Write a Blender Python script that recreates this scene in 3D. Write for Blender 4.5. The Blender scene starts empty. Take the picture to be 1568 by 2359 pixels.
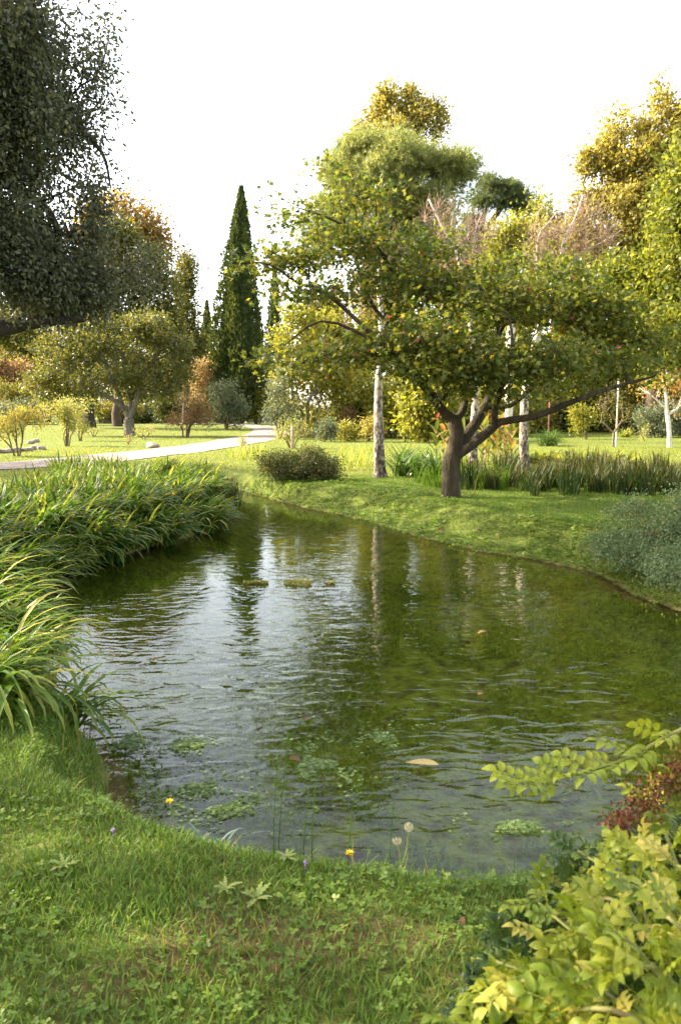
import bpy, math, random
import numpy as np
from math import radians as R_, sin, cos, pi
rng = np.random.default_rng(7); random.seed(7)
scene = bpy.context.scene
COL = scene.collection

# ------------------------------------------------------------------ camera
EYE = 1.6; PITCH = R_(7.32); F = 1830.0            # focal length in units of a 1568 x 2359 picture
cam_d = bpy.data.cameras.new('camera'); cam = bpy.data.objects.new('camera', cam_d); COL.objects.link(cam)
cam.location = (0, 0, EYE); cam.rotation_euler = (pi/2 - PITCH, 0, 0)
cam_d.sensor_fit = 'VERTICAL'; cam_d.sensor_height = 23.2; cam_d.lens = 18.0
cam_d.clip_start = 0.05; cam_d.clip_end = 6000
cam_d.dof.use_dof = True; cam_d.dof.focus_distance = 7.0; cam_d.dof.aperture_fstop = 5.0
scene.camera = cam
# ------------------------------------------------------------------ sky, sun, exposure
SUN_EL = R_(33); SUN_DIR = np.array([-0.97, 0.24, 0.0]); SUN_DIR /= np.linalg.norm(SUN_DIR)
world = bpy.data.worlds.new('World'); scene.world = world; world.use_nodes = True
wn = world.node_tree; wn.nodes.clear()
sky = wn.nodes.new('ShaderNodeTexSky'); sky.sky_type = 'NISHITA'; sky.sun_disc = False
sky.sun_elevation = SUN_EL; sky.sun_rotation = math.atan2(SUN_DIR[0], SUN_DIR[1])
sky.dust_density = 2.4; sky.air_density = 1.0; sky.ozone_density = 1.0
bg = wn.nodes.new('ShaderNodeBackground'); bg.inputs[1].default_value = 0.118
wo = wn.nodes.new('ShaderNodeOutputWorld')
hs = wn.nodes.new('ShaderNodeHueSaturation'); hs.inputs['Saturation'].default_value = 0.6
wn.links.new(sky.outputs[0], hs.inputs['Color']); wb = wn.nodes.new('ShaderNodeMix'); wb.data_type = 'RGBA'; wb.blend_type = 'MULTIPLY'; wb.inputs[0].default_value = 1; wb.inputs[7].default_value = (1.04, .98, .91, 1)
wn.links.new(hs.outputs[0], wb.inputs[6]); wn.links.new(wb.outputs[2], bg.inputs[0]); wn.links.new(bg.outputs[0], wo.inputs[0])
sun_d = bpy.data.lights.new('sun', 'SUN'); sun_d.energy = 2.95; sun_d.angle = R_(0.6); sun_d.color = (1, 0.88, 0.70)
sun = bpy.data.objects.new('sun', sun_d); COL.objects.link(sun)
S = np.array([SUN_DIR[0]*cos(SUN_EL), SUN_DIR[1]*cos(SUN_EL), sin(SUN_EL)])
from mathutils import Vector
sun.rotation_euler = Vector((S[0], S[1], S[2])).to_track_quat('Z', 'Y').to_euler(); sun.location = (-40, 10, 40)
vs = scene.view_settings; scene.display_settings.display_device = 'sRGB'
vs.view_transform = 'Standard'; vs.look = 'None'; vs.exposure = 2.85; vs.gamma = 1.0
scene.cycles.max_bounces = 9; scene.cycles.transparent_max_bounces = 12
scene.cycles.diffuse_bounces = 5; scene.cycles.transmission_bounces = 6; scene.cycles.glossy_bounces = 3
scene.cycles.use_adaptive_sampling = True; scene.cycles.use_denoising = True
scene.cycles.sample_clamp_indirect = 6

# ------------------------------------------------------------------ placing helpers (real ground metres from the survey of the photo)
CP, SP = cos(PITCH), sin(PITCH)
def ray(px, py):
    v = (1180-py)/F
    return np.array([(px-784)/F, CP+SP*v, -SP+CP*v])
def A(px, py, Y):
    d = ray(px, py); return np.array([0, 0, EYE]) + d*(Y/d[1])
def G(px, py, z=0.0):
    d = ray(px, py); return np.array([0, 0, EYE]) + d*((z-EYE)/d[2])
def X(px, Y): return A(px, 945, Y)[0]
def nrm(a): return a/np.maximum(np.linalg.norm(a, axis=-1, keepdims=True), 1e-9)

def tag(o, label=None, cat=None, group=None, kind=None):
    if label: o['label'] = label
    if cat: o['category'] = cat
    if group: o['group'] = group
    if kind: o['kind'] = kind
    return o
def empty(name, loc, label=None, cat=None, group=None):
    o = bpy.data.objects.new(name, None); COL.objects.link(o); o.location = tuple(map(float, loc)); o.empty_display_size = .2
    return tag(o, label, cat, group)
def dup(root, loc, rz=0.0, sc=1.0, label=None):
    r = root.copy(); COL.objects.link(r); r.location = tuple(map(float, loc)); r.rotation_euler = (0, 0, rz); r.scale = (sc, sc, sc)
    if label: r['label'] = label
    for ch in list(root.children):
        c = ch.copy(); COL.objects.link(c); c.parent = r
    return r

class Geo:
    def __init__(s): s.V = []; s.F = []; s.v = []; s.t = []; s.n = 0
    def add(s, V, faces, v=0.5, t=None):
        """faces: list of (F,k) index arrays; v: value per face for each array (or one number); t: value per vertex"""
        V = np.asarray(V, float).reshape(-1, 3)
        vv = v if isinstance(v, list) else [v]*len(faces)
        for f, q in zip(faces, vv):
            f = np.asarray(f, int); s.F.append(f + s.n); s.v.append(np.broadcast_to(np.asarray(q, float), (len(f),)))
        s.V.append(V); s.t.append(np.zeros(len(V)) if t is None else np.asarray(t, float)); s.n += len(V)
        return s
    def build(s, name, mat, parent=None, smooth=True, origin=None):
        V = np.concatenate(s.V) if s.V else np.zeros((0, 3))
        if origin is not None: V = V - np.asarray(origin)
        me = bpy.data.meshes.new(name)
        me.vertices.add(len(V)); me.vertices.foreach_set('co', V.astype(np.float32).ravel())
        sizes = np.concatenate([np.full(len(f), f.shape[1]) for f in s.F]); loops = np.concatenate([f.ravel() for f in s.F])
        starts = np.concatenate([[0], np.cumsum(sizes)[:-1]])
        me.loops.add(len(loops)); me.loops.foreach_set('vertex_index', loops.astype(np.int32))
        me.polygons.add(len(sizes)); me.polygons.foreach_set('loop_start', starts.astype(np.int32))
        a = me.attributes.new('v', 'FLOAT', 'FACE'); a.data.foreach_set('value', np.concatenate(s.v).astype(np.float32))
        a = me.attributes.new('t', 'FLOAT', 'POINT'); a.data.foreach_set('value', np.concatenate(s.t).astype(np.float32))
        me.update(calc_edges=True); me.validate()
        if smooth: me.polygons.foreach_set('use_smooth', np.ones(len(me.polygons), bool))
        for m in (mat if isinstance(mat, (list, tuple)) else [mat]): me.materials.append(m)
        o = bpy.data.objects.new(name, me); COL.objects.link(o)
        if parent is not None: o.parent = parent
        return o

def frames(d, n):
    """rows -> matrices whose columns are x, y (along d) and z (near n)"""
    y = nrm(d); x = nrm(np.cross(y, n)); z = np.cross(x, y)
    return np.stack([x, y, z], -1)
def scatter(geo, tpl, pos, d, n, s, v=None):
    tv, tf, tt = tpl
    M = len(pos)
    if M == 0: return
    Rm = frames(d, n); s = np.asarray(s, float)
    s = np.broadcast_to(s, (M,)) if s.ndim < 2 else s
    P = tv[None]*(s[:, None, None] if s.ndim == 1 else s[:, None, :])
    V = np.einsum('mij,mnj->mni', Rm, P) + pos[:, None]
    v = rng.random(M) if v is None else v
    off = (np.arange(M)*len(tv))[:, None, None]
    geo.add(V.reshape(-1, 3), [(f[None]+off).reshape(-1, f.shape[1]) for f in tf],
            [np.repeat(v, len(f)) for f in tf], np.tile(tt, M))
def T(verts, faces, t=None):
    tv = np.array(verts, float); by = {}
    for f in faces: by.setdefault(len(f), []).append(f)
    return tv, [np.array(q) for q in by.values()], (tv[:, 1] if t is None else np.array(t, float))
def merge_tpl(parts):
    vs_, fs, ts, n = [], [], [], 0
    for tv, tf, tt in parts:
        vs_.append(tv); ts.append(tt)
        for f in tf: fs += [list(r+n) for r in f]
        n += len(tv)
    return T(np.concatenate(vs_), fs, np.concatenate(ts))
def xf(tpl, ang=0, s=1, off=(0, 0, 0), tilt=0, t=None):
    tv, tf, tt = tpl; q = tv*np.asarray(s, float)
    q = np.stack([q[:, 0], q[:, 1]*cos(tilt)-q[:, 2]*sin(tilt), q[:, 1]*sin(tilt)+q[:, 2]*cos(tilt)], 1)
    c, s_ = cos(ang), sin(ang)
    q = np.stack([q[:, 0]*c-q[:, 1]*s_, q[:, 0]*s_+q[:, 1]*c, q[:, 2]], 1) + np.asarray(off, float)
    return q, tf, tt
# leaf templates: y from stalk to tip, z is the upper face
RHOMB = T([(0, 0, 0), (.27, .45, .06), (0, 1, -.04), (-.27, .45, .06)], [(0, 1, 2), (0, 2, 3)])
OVAL = T([(0, 0, 0), (.24, .3, .05), (.25, .65, .05), (0, 1, -.08), (-.25, .65, .05), (-.24, .3, .05), (0, .5, 0)],
         [(0, 1, 6), (1, 2, 6), (2, 3, 6), (3, 4, 6), (4, 5, 6), (5, 0, 6)])
def fine_leaf(w=.3, curl=.18, rows=7, teeth=.0):
    V, Fc, t = [], [], []
    for i in range(rows):
        u = i/(rows-1); ww = w*(sin(pi*min(1, u**.85))**.8 if 0 < u < 1 else 0.02)*(1+teeth*(i % 2)); z = -curl*(u-.3)**2*2
        V += [(-ww, u-.03*(i > 0), z+.35*ww), (-ww*.5, u, z+.2*ww), (0, u, z), (ww*.5, u, z+.2*ww), (ww, u-.03*(i > 0), z+.35*ww)]; t += [u]*5
    for i in range(rows-1):
        for j in range(4):
            a = i*5+j; Fc.append((a, a+1, a+6, a+5))
    return T(V, Fc, t)
def maple_tpl():
    pts = []
    for k, (a, r) in enumerate([(-90, .10), (-58, .30), (-28, .62), (-6, .40), (12, .50), (28, .92), (44, .58), (58, .62), (72, .55), (82, .80), (90, 1.0),
                 (98, .80), (108, .55), (122, .62), (136, .58), (152, .92), (168, .50), (186, .40), (208, .62), (238, .30)]):
        a = R_(a); pts.append((r*cos(a)*.62, .36+r*sin(a)*.62, -.10*r*r*abs(cos(a))))
    n = len(pts); V = [(0, .36, .05)]+pts
    return T(V, [(0, 1+i, 1+(i+1) % n) for i in range(n)])
MAPLE = maple_tpl()
def fan_tpl(n, w, seed):
    r = random.Random(seed); V, Fc = [], []
    for k in range(n):
        a = 2*pi*k/n+r.random(); e = r.uniform(.15, .9); d = np.array([cos(a)*sin(e), cos(e), sin(a)*sin(e)])*r.uniform(.7, 1.05)
        p = np.array([-sin(a), 0, cos(a)])*w; i = len(V); V += [p, -p, d]; Fc.append((i, i+1, i+2))
    return T(V, Fc)
NEEDLES = fan_tpl(11, .035, 3)
def tuft_tpl():
    V, Fc = [], []
    for k in range(3):
        a = pi*k/3; c, s = cos(a)*.24, sin(a)*.24; i = len(V)
        V += [(0, 0, 0), (c, .45, s), (0, 1, 0), (-c, .45, -s)]; Fc += [(i, i+1, i+2), (i, i+2, i+3)]
    return T(V, Fc)
TUFT = tuft_tpl()
SPRIG = merge_tpl([xf(RHOMB, a, s, (0, y, 0), .3) for a, s, y in [(0, .5, .6), (.9, .45, .15), (-.9, .45, .2), (.8, .42, .42), (-.8, .42, .48)]])
PINNATE = None

# ------------------------------------------------------------------ materials
def newmat(name):
    m = bpy.data.materials.new(name); m.use_nodes = True; nt = m.node_tree; nt.nodes.clear()
    return m, nt, nt.nodes, nt.links
def ramp(N, stops, interp='LINEAR'):
    r = N.new('ShaderNodeValToRGB'); e = r.color_ramp; e.interpolation = interp
    while len(e.elements) > 1: e.elements.remove(e.elements[-1])
    for i, (p, c) in enumerate(stops):
        q = e.elements[0] if i == 0 else e.elements.new(p)
        q.position = p; q.color = (*c, 1)
    return r
def leafmat(name, stops, transl=.4, rough=.42, tip=None, tip0=.75, glow=1.5, spec=.4, spots=0):
    m, nt, N, L = newmat(name)
    at = N.new('ShaderNodeAttribute'); at.attribute_name = 'v'
    rp = ramp(N, stops); L.new(at.outputs['Fac'], rp.inputs[0]); col = rp.outputs[0]
    if tip:
        tt = N.new('ShaderNodeAttribute'); tt.attribute_name = 't'
        mr = N.new('ShaderNodeMapRange'); mr.inputs[1].default_value = tip0; mr.inputs[2].default_value = 1.0
        L.new(tt.outputs['Fac'], mr.inputs[0])
        mx = N.new('ShaderNodeMix'); mx.data_type = 'RGBA'; L.new(mr.outputs[0], mx.inputs[0]); L.new(col, mx.inputs[6]); mx.inputs[7].default_value = (*tip, 1); col = mx.outputs[2]
    if spots:
        tc = N.new('ShaderNodeTexCoord'); n1 = N.new('ShaderNodeTexNoise'); n1.inputs['Scale'].default_value = spots; n1.inputs['Detail'].default_value = 6; n1.inputs['Roughness'].default_value = .7; L.new(tc.outputs['Object'], n1.inputs[0])
        r0 = ramp(N, [(.30, (.55, .42, .28)), (.42, (.85, .9, .8)), (.62, (1.12, 1.05, .9))]); L.new(n1.outputs[0], r0.inputs[0])
        mq = N.new('ShaderNodeMix'); mq.data_type = 'RGBA'; mq.blend_type = 'MULTIPLY'; mq.inputs[0].default_value = 1; L.new(col, mq.inputs[6]); L.new(r0.outputs[0], mq.inputs[7]); col = mq.outputs[2]
    p = N.new('ShaderNodeBsdfPrincipled'); p.inputs['Roughness'].default_value = rough; p.inputs['Specular IOR Level'].default_value = spec*.5
    L.new(col, p.inputs['Base Color'])
    g = N.new('ShaderNodeMix'); g.data_type = 'RGBA'; g.blend_type = 'MULTIPLY'; g.inputs[0].default_value = 1; L.new(col, g.inputs[6]); g.inputs[7].default_value = (glow*1.05, glow, glow*.6, 1)
    tr = N.new('ShaderNodeBsdfTranslucent'); L.new(g.outputs[2], tr.inputs[0])
    ms = N.new('ShaderNodeMixShader'); ms.inputs[0].default_value = transl
    L.new(p.outputs[0], ms.inputs[1]); L.new(tr.outputs[0], ms.inputs[2])
    o = N.new('ShaderNodeOutputMaterial'); L.new(ms.outputs[0], o.inputs[0]); return m
def noisemat(name, stops, scale=8, rough=.85, bump=.4, stretch=(1, 1, 1), detail=6, bscale=None, dist=.02):
    m, nt, N, L = newmat(name)
    tc = N.new('ShaderNodeTexCoord'); mp = N.new('ShaderNodeMapping'); mp.inputs['Scale'].default_value = stretch
    L.new(tc.outputs['Object'], mp.inputs[0])
    n = N.new('ShaderNodeTexNoise'); n.inputs['Scale'].default_value = scale; n.inputs['Detail'].default_value = detail; n.inputs['Roughness'].default_value = .65
    L.new(mp.outputs[0], n.inputs[0]); rp = ramp(N, stops); L.new(n.outputs[0], rp.inputs[0])
    p = N.new('ShaderNodeBsdfPrincipled'); p.inputs['Roughness'].default_value = rough; p.inputs['Specular IOR Level'].default_value = .25
    L.new(rp.outputs[0], p.inputs['Base Color'])
    n2 = N.new('ShaderNodeTexNoise'); n2.inputs['Scale'].default_value = bscale or scale*2.5; n2.inputs['Detail'].default_value = 5; L.new(mp.outputs[0], n2.inputs[0])
    b = N.new('ShaderNodeBump'); b.inputs['Strength'].default_value = bump; b.inputs['Distance'].default_value = dist
    L.new(n2.outputs[0], b.inputs['Height']); L.new(b.outputs[0], p.inputs['Normal'])
    o = N.new('ShaderNodeOutputMaterial'); L.new(p.outputs[0], o.inputs[0]); return m

BARK = noisemat('brown_bark', [(.3, (.035, .024, .016)), (.55, (.085, .06, .04)), (.75, (.14, .11, .075))], 10, .9, .8, (1, 1, .25))
BARK_MAPLE = noisemat('maple_bark', [(.3, (.020, .015, .009)), (.55, (.048, .036, .020)), (.75, (.085, .070, .038))], 9, .95, 1.0, (1, 1, .22), dist=.04)
BARK_GREY = noisemat('grey_bark', [(.3, (.07, .06, .045)), (.55, (.16, .14, .10)), (.75, (.24, .21, .15))], 8, .9, .6, (1, 1, .35))
BARK_DARK = noisemat('dark_bark', [(.3, (.016, .013, .010)), (.6, (.05, .04, .03))], 10, .9, .8, (1, 1, .3))
BARK_PALE = noisemat('pale_bark', [(.3, (.38, .30, .22)), (.6, (.62, .55, .45))], 8, .8, .3, (1, 1, .4))
TWIG_PINK = noisemat('pinkish_twigs', [(.3, (.17, .105, .075)), (.6, (.28, .19, .13))], 5, .8, .2)
CANE = noisemat('green_cane', [(.3, (.12, .16, .03)), (.6, (.22, .20, .06)), (.75, (.30, .12, .08))], 9, .5, .2)
STEM = noisemat('brown_stems', [(.3, (.06, .04, .02)), (.6, (.16, .12, .06))], 9, .8, .2)
STONE = noisemat('pale_stone', [(.3, (.12, .10, .07)), (.5, (.24, .20, .15)), (.7, (.38, .33, .27))], 5, .9, .6, dist=.03)
RUST = noisemat('rusty_iron', [(.3, (.10, .035, .015)), (.6, (.22, .08, .035))], 30, .8, .3)
WOOD = noisemat('stake_wood', [(.3, (.20, .14, .08)), (.6, (.36, .27, .16))], 14, .8, .3, (1, 1, .15))
GRAVEL = noisemat('path_gravel', [(.3, (.16, .12, .095)), (.5, (.23, .185, .15)), (.7, (.32, .265, .22))], 2.2, .95, .5, detail=14, bscale=30, dist=.01)

def birchmat():
    m, nt, N, L = newmat('birch_bark')
    tc = N.new('ShaderNodeTexCoord'); mp = N.new('ShaderNodeMapping'); mp.inputs['Scale'].default_value = (5, 5, 3.2); L.new(tc.outputs['Object'], mp.inputs[0])
    n = N.new('ShaderNodeTexNoise'); n.inputs['Scale'].default_value = 2.2; n.inputs['Detail'].default_value = 7; n.inputs['Roughness'].default_value = .7; L.new(mp.outputs[0], n.inputs[0])
    sx = N.new('ShaderNodeSeparateXYZ'); L.new(tc.outputs['Object'], sx.inputs[0])
    mr = N.new('ShaderNodeMapRange'); mr.inputs[1].default_value = 0; mr.inputs[2].default_value = 2.6; mr.inputs[3].default_value = -.14; mr.inputs[4].default_value = .06; L.new(sx.outputs[2], mr.inputs[0])
    ad = N.new('ShaderNodeMath'); ad.operation = 'ADD'; L.new(n.outputs[0], ad.inputs[0]); L.new(mr.outputs[0], ad.inputs[1])
    rp = ramp(N, [(.36, (.03, .022, .018)), (.43, (.14, .10, .075)), (.50, (.40, .33, .26)), (.7, (.58, .51, .42))]); L.new(ad.outputs[0], rp.inputs[0])
    p = N.new('ShaderNodeBsdfPrincipled'); p.inputs['Roughness'].default_value = .8; L.new(rp.outputs[0], p.inputs['Base Color'])
    b = N.new('ShaderNodeBump'); b.inputs['Strength'].default_value = .8; b.inputs['Distance'].default_value = .03; L.new(ad.outputs[0], b.inputs['Height']); L.new(b.outputs[0], p.inputs['Normal'])
    o = N.new('ShaderNodeOutputMaterial'); L.new(p.outputs[0], o.inputs[0]); return m
BIRCH = birchmat()
def wallmat():
    m, nt, N, L = newmat('rubble_stone_wall')
    tc = N.new('ShaderNodeTexCoord'); v = N.new('ShaderNodeTexVoronoi'); v.inputs['Scale'].default_value = 3.2; L.new(tc.outputs['Object'], v.inputs[0])
    v2 = N.new('ShaderNodeTexVoronoi'); v2.feature = 'DISTANCE_TO_EDGE'; v2.inputs['Scale'].default_value = 3.2; L.new(tc.outputs['Object'], v2.inputs[0])
    rp = ramp(N, [(0, (.16, .14, .11)), (.5, (.28, .26, .22)), (1, (.42, .39, .33))]); L.new(v.outputs['Color'], rp.inputs[0])
    r2 = ramp(N, [(0.0, (.05, .045, .035)), (.08, (1, 1, 1))]); L.new(v2.outputs[0], r2.inputs[0])
    mx = N.new('ShaderNodeMix'); mx.data_type = 'RGBA'; mx.blend_type = 'MULTIPLY'; mx.inputs[0].default_value = 1; L.new(rp.outputs[0], mx.inputs[6]); L.new(r2.outputs[0], mx.inputs[7])
    p = N.new('ShaderNodeBsdfPrincipled'); p.inputs['Roughness'].default_value = .95; L.new(mx.outputs[2], p.inputs['Base Color'])
    b = N.new('ShaderNodeBump'); b.inputs['Distance'].default_value = .06; L.new(v2.outputs[0], b.inputs['Height']); L.new(b.outputs[0], p.inputs['Normal'])
    o = N.new('ShaderNodeOutputMaterial'); L.new(p.outputs[0], o.inputs[0]); return m
WALL = wallmat()

# leaves
L_OAK = leafmat('holm_oak_leaf', [(0, (.050, .058, .036)), (.5, (.082, .090, .052)), (.9, (.13, .13, .07)), (1, (.20, .19, .08))], .3, .4)  # leaf tones lifted to imitate pale veiling glare over the crown
L_OAK2 = leafmat('evergreen_leaf', [(0, (.050, .065, .018)), (.6, (.105, .11, .028)), (1, (.20, .165, .04))], .42)
L_MAPLE = leafmat('maple_leaf', [(0, (.040, .070, .012)), (.35, (.075, .102, .016)), (.65, (.12, .128, .021)), (.92, (.18, .160, .030)), (.985, (.25, .19, .04)), (.993, (.28, .10, .05)), (1, (.26, .06, .05))], .52, .38, spec=.5)
L_ORANGE = leafmat('orange_leaf', [(0, (.12, .10, .025)), (.4, (.22, .14, .035)), (1, (.34, .19, .045))], .45)
L_YELLOW = leafmat('golden_plane_leaf', [(0, (.15, .135, .030)), (.5, (.25, .215, .055)), (1, (.36, .30, .09))], .5, spec=.3)
L_YG = leafmat('yellow_green_leaf', [(0, (.09, .11, .018)), (.5, (.19, .195, .028)), (.85, (.30, .27, .040)), (1, (.40, .31, .06))], .48, .32, spec=.55)
L_GREEN = leafmat('fresh_green_leaf', [(0, (.06, .085, .012)), (.6, (.14, .16, .022)), (1, (.26, .24, .04))], .48, .35, spec=.5)
L_APPLE = leafmat('orchard_leaf', [(0, (.055, .065, .015)), (.5, (.13, .13, .025)), (.9, (.24, .20, .035)), (1, (.32, .22, .04))], .45, .34, spec=.55)
L_PINE = leafmat('pine_needles', [(0, (.13, .16, .055)), (.6, (.22, .245, .09)), (1, (.31, .31, .13))], .5, .5)
L_PINE2 = leafmat('dark_pine_needles', [(0, (.07, .10, .045)), (.6, (.12, .15, .06)), (1, (.18, .20, .08))], .4, .5)
L_CYP = leafmat('cypress_scales', [(0, (.035, .055, .018)), (.5, (.085, .115, .034)), (1, (.19, .21, .065))], .2, .7, spec=.2)
L_SHRUB = leafmat('dark_shrub_leaf', [(0, (.03, .045, .014)), (.6, (.06, .075, .022)), (.9, (.14, .13, .035)), (1, (.22, .14, .05))], .35)
L_GREY = leafmat('grey_green_leaf', [(0, (.06, .08, .045)), (.6, (.13, .155, .085)), (1, (.22, .22, .12))], .3, .4)
L_COTO = leafmat('cotoneaster_leaf', [(0, (.045, .078, .030)), (.5, (.095, .140, .058)), (.85, (.17, .21, .09)), (.95, (.27, .23, .07)), (1, (.30, .20, .06))], .32, .42)
L_ROSE = leafmat('rose_leaf', [(0, (.09, .11, .025)), (.5, (.20, .19, .035)), (.85, (.34, .26, .05)), (1, (.44, .18, .07))], .42)
L_ROSEP = leafmat('pale_rose_leaf', [(0, (.13, .16, .04)), (.6, (.26, .26, .07)), (.9, (.40, .34, .14)), (1, (.46, .22, .14))], .42)
L_RED = leafmat('reddish_rose_leaf', [(0, (.06, .065, .025)), (.5, (.13, .11, .04)), (.85, (.25, .12, .07)), (1, (.42, .07, .08))], .4)
L_BEIGE = leafmat('beige_seed_heads', [(0, (.24, .17, .09)), (1, (.46, .34, .19))], .45)
L_PINKISH = leafmat('pinkish_autumn_leaf', [(0, (.13, .09, .05)), (.6, (.28, .17, .10)), (1, (.42, .26, .10))], .42)
L_ORCH = leafmat('olive_orchard_leaf', [(0, (.045, .058, .015)), (.5, (.095, .105, .024)), (.88, (.17, .155, .034)), (1, (.30, .21, .04))], .42, .34, spec=.6)
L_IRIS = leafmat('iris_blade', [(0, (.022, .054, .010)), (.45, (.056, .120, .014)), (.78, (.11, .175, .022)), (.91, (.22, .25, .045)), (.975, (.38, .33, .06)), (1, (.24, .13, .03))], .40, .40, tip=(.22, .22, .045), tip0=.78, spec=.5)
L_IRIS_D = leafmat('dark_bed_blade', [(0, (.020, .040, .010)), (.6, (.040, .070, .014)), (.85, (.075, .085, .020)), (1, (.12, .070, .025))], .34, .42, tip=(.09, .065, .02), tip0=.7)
L_REED = leafmat('sunlit_reed_blade', [(0, (.14, .20, .03)), (.6, (.26, .29, .05)), (1, (.42, .38, .14))], .45)
L_STRAP = leafmat('glossy_strap_leaf', [(0, (.03, .07, .015)), (.6, (.06, .12, .022)), (1, (.17, .20, .05))], .35, .25, spec=.6)
L_CANNA = leafmat('canna_leaf', [(0, (.045, .07, .016)), (.5, (.12, .14, .03)), (.85, (.20, .15, .04)), (1, (.28, .09, .04))], .45, .3)
L_RED_FL = leafmat('red_flower', [(0, (.42, .05, .02)), (1, (.6, .12, .03))], .3)
L_PINK_FL = leafmat('pink_flower', [(0, (.60, .16, .26)), (1, (.78, .42, .48))], .3)
L_PURPLE = leafmat('purple_flower', [(0, (.30, .16, .45)), (1, (.42, .28, .6))], .3)
L_ROSE_Y = leafmat('yellow_rose_leaflet', [(0, (.10, .15, .012)), (.5, (.19, .23, .018)), (.85, (.28, .29, .030)), (1, (.40, .34, .08))], .32, .45, spec=.5, spots=55)
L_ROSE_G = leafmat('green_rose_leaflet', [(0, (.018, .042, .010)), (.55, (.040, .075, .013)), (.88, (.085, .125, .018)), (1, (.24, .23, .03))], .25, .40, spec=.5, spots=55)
L_RUST = leafmat('dried_rust_florets', [(0, (.075, .026, .014)), (.6, (.16, .055, .026)), (1, (.27, .12, .055))], .2, .8)
L_WEED = leafmat('floating_pondweed', [(0, (.045, .085, .020)), (.6, (.11, .17, .045)), (1, (.26, .32, .11))], .3, .4)
L_SUB = leafmat('underwater_weed', [(0, (.05, .085, .01)), (.45, (.17, .25, .022)), (.8, (.30, .36, .04)), (1, (.34, .27, .06))], .4, .6, spec=.2)
L_GRASS = leafmat('near_grass_blade', [(0, (.058, .110, .014)), (.5, (.112, .192, .026)), (.82, (.19, .245, .045)), (.93, (.30, .27, .07)), (1, (.28, .15, .06))], .4, .42, spec=.4)
L_GRASS2 = leafmat('bank_grass_blade', [(0, (.050, .110, .009)), (.6, (.090, .168, .014)), (1, (.16, .20, .026))], .42, .45, spec=.3)
L_GRASS3 = leafmat('lawn_grass_blade', [(0, (.11, .145, .022)), (.6, (.19, .22, .035)), (1, (.30, .28, .07))], .42, .5, spec=.3)
L_CLOVER = leafmat('clover_leaf', [(0, (.06, .11, .012)), (.6, (.11, .18, .022)), (1, (.18, .23, .035))], .35, .4)
L_WEEDPALE = leafmat('pale_lobed_weed', [(0, (.19, .25, .06)), (1, (.30, .33, .10))], .35, .5)
L_BLUE = leafmat('bluish_blade', [(0, (.10, .16, .11)), (1, (.20, .27, .20))], .25, .4)
L_DEAD = leafmat('fallen_brown_leaf', [(0, (.07, .036, .018)), (.6, (.13, .072, .030)), (1, (.21, .13, .05))], .2, .6)
L_TAN = leafmat('floating_tan_leaf', [(0, (.17, .135, .055)), (1, (.23, .18, .085))], .2, .5)
L_DAND = leafmat('dandelion_petal', [(0, (.62, .46, .015)), (1, (.75, .60, .03))], .25)
L_FLUFF = leafmat('dandelion_fluff', [(0, (.42, .40, .37)), (1, (.55, .53, .50))], .7)

# ------------------------------------------------------------------ pond outline and ground height
POND = np.array([(-1.1, 3.6), (-.6, 3.18), (0, 2.95), (.5, 2.83), (1.1, 2.8), (2, 2.85), (3.5, 3.05), (7, 3.4), (14, 3.6), (14, 6), (7, 6), (4.6, 6.4), (3.45, 7.1), (3.15, 8.2),
    (3.05, 9.4), (2.6, 10.2), (1.91, 10.9), (1.2, 12.2), (.51, 13.9), (-.1, 14.9), (-.73, 15.9), (-1.6, 17.6), (-2.5, 19.5), (-4, 21.5), (-6.5, 22.6), (-7, 21.5), (-4.4, 19.8),
    (-2.9, 17.6), (-2.15, 15.8), (-1.9, 14.5), (-2.36, 12.2), (-2.9, 10.8), (-3.2, 9.6), (-3.35, 8), (-3.05, 7.2), (-2.45, 6.3), (-1.9, 5.2), (-1.4, 4.3)])
def sdf(x, y):
    p = np.stack([x, y], -1).reshape(-1, 2); n = len(POND); best = np.full(len(p), 1e9); ins = np.zeros(len(p), bool)
    for i in range(n):
        a, b = POND[i], POND[(i+1) % n]; e = b-a; w = p-a
        t = np.clip((w@e)/(e@e), 0, 1); best = np.minimum(best, ((w-t[:, None]*e)**2).sum(1))
        c = ((a[1] > p[:, 1]) != (b[1] > p[:, 1])); xx = a[0]+(p[:, 1]-a[1])/(b[1]-a[1]+1e-12)*e[0]
        ins ^= c & (p[:, 0] < xx)
    d = np.sqrt(best); return np.where(ins, -d, d).reshape(np.shape(x))
def vnoise(x, y, f, seed=0):
    """smooth value noise in metres"""
    x = np.asarray(x)*f; y = np.asarray(y)*f; xi = np.floor(x).astype(int); yi = np.floor(y).astype(int); u = x-xi; w = y-yi
    u = u*u*(3-2*u); w = w*w*(3-2*w)
    def h(a, b):
        k = (a*374761393 + b*668265263 + seed*974711) & 0xffffffff; k = ((k ^ (k >> 13))*1274126177) & 0xffffffff
        return ((k ^ (k >> 16)) & 0xffff)/65535.0
    return (h(xi, yi)*(1-u)+h(xi+1, yi)*u)*(1-w)+(h(xi, yi+1)*(1-u)+h(xi+1, yi+1)*u)*w
def sstep(a, b, x):
    t = np.clip((x-a)/(b-a), 0, 1); return t*t*(3-2*t)
WATER_Z = -0.35
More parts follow.
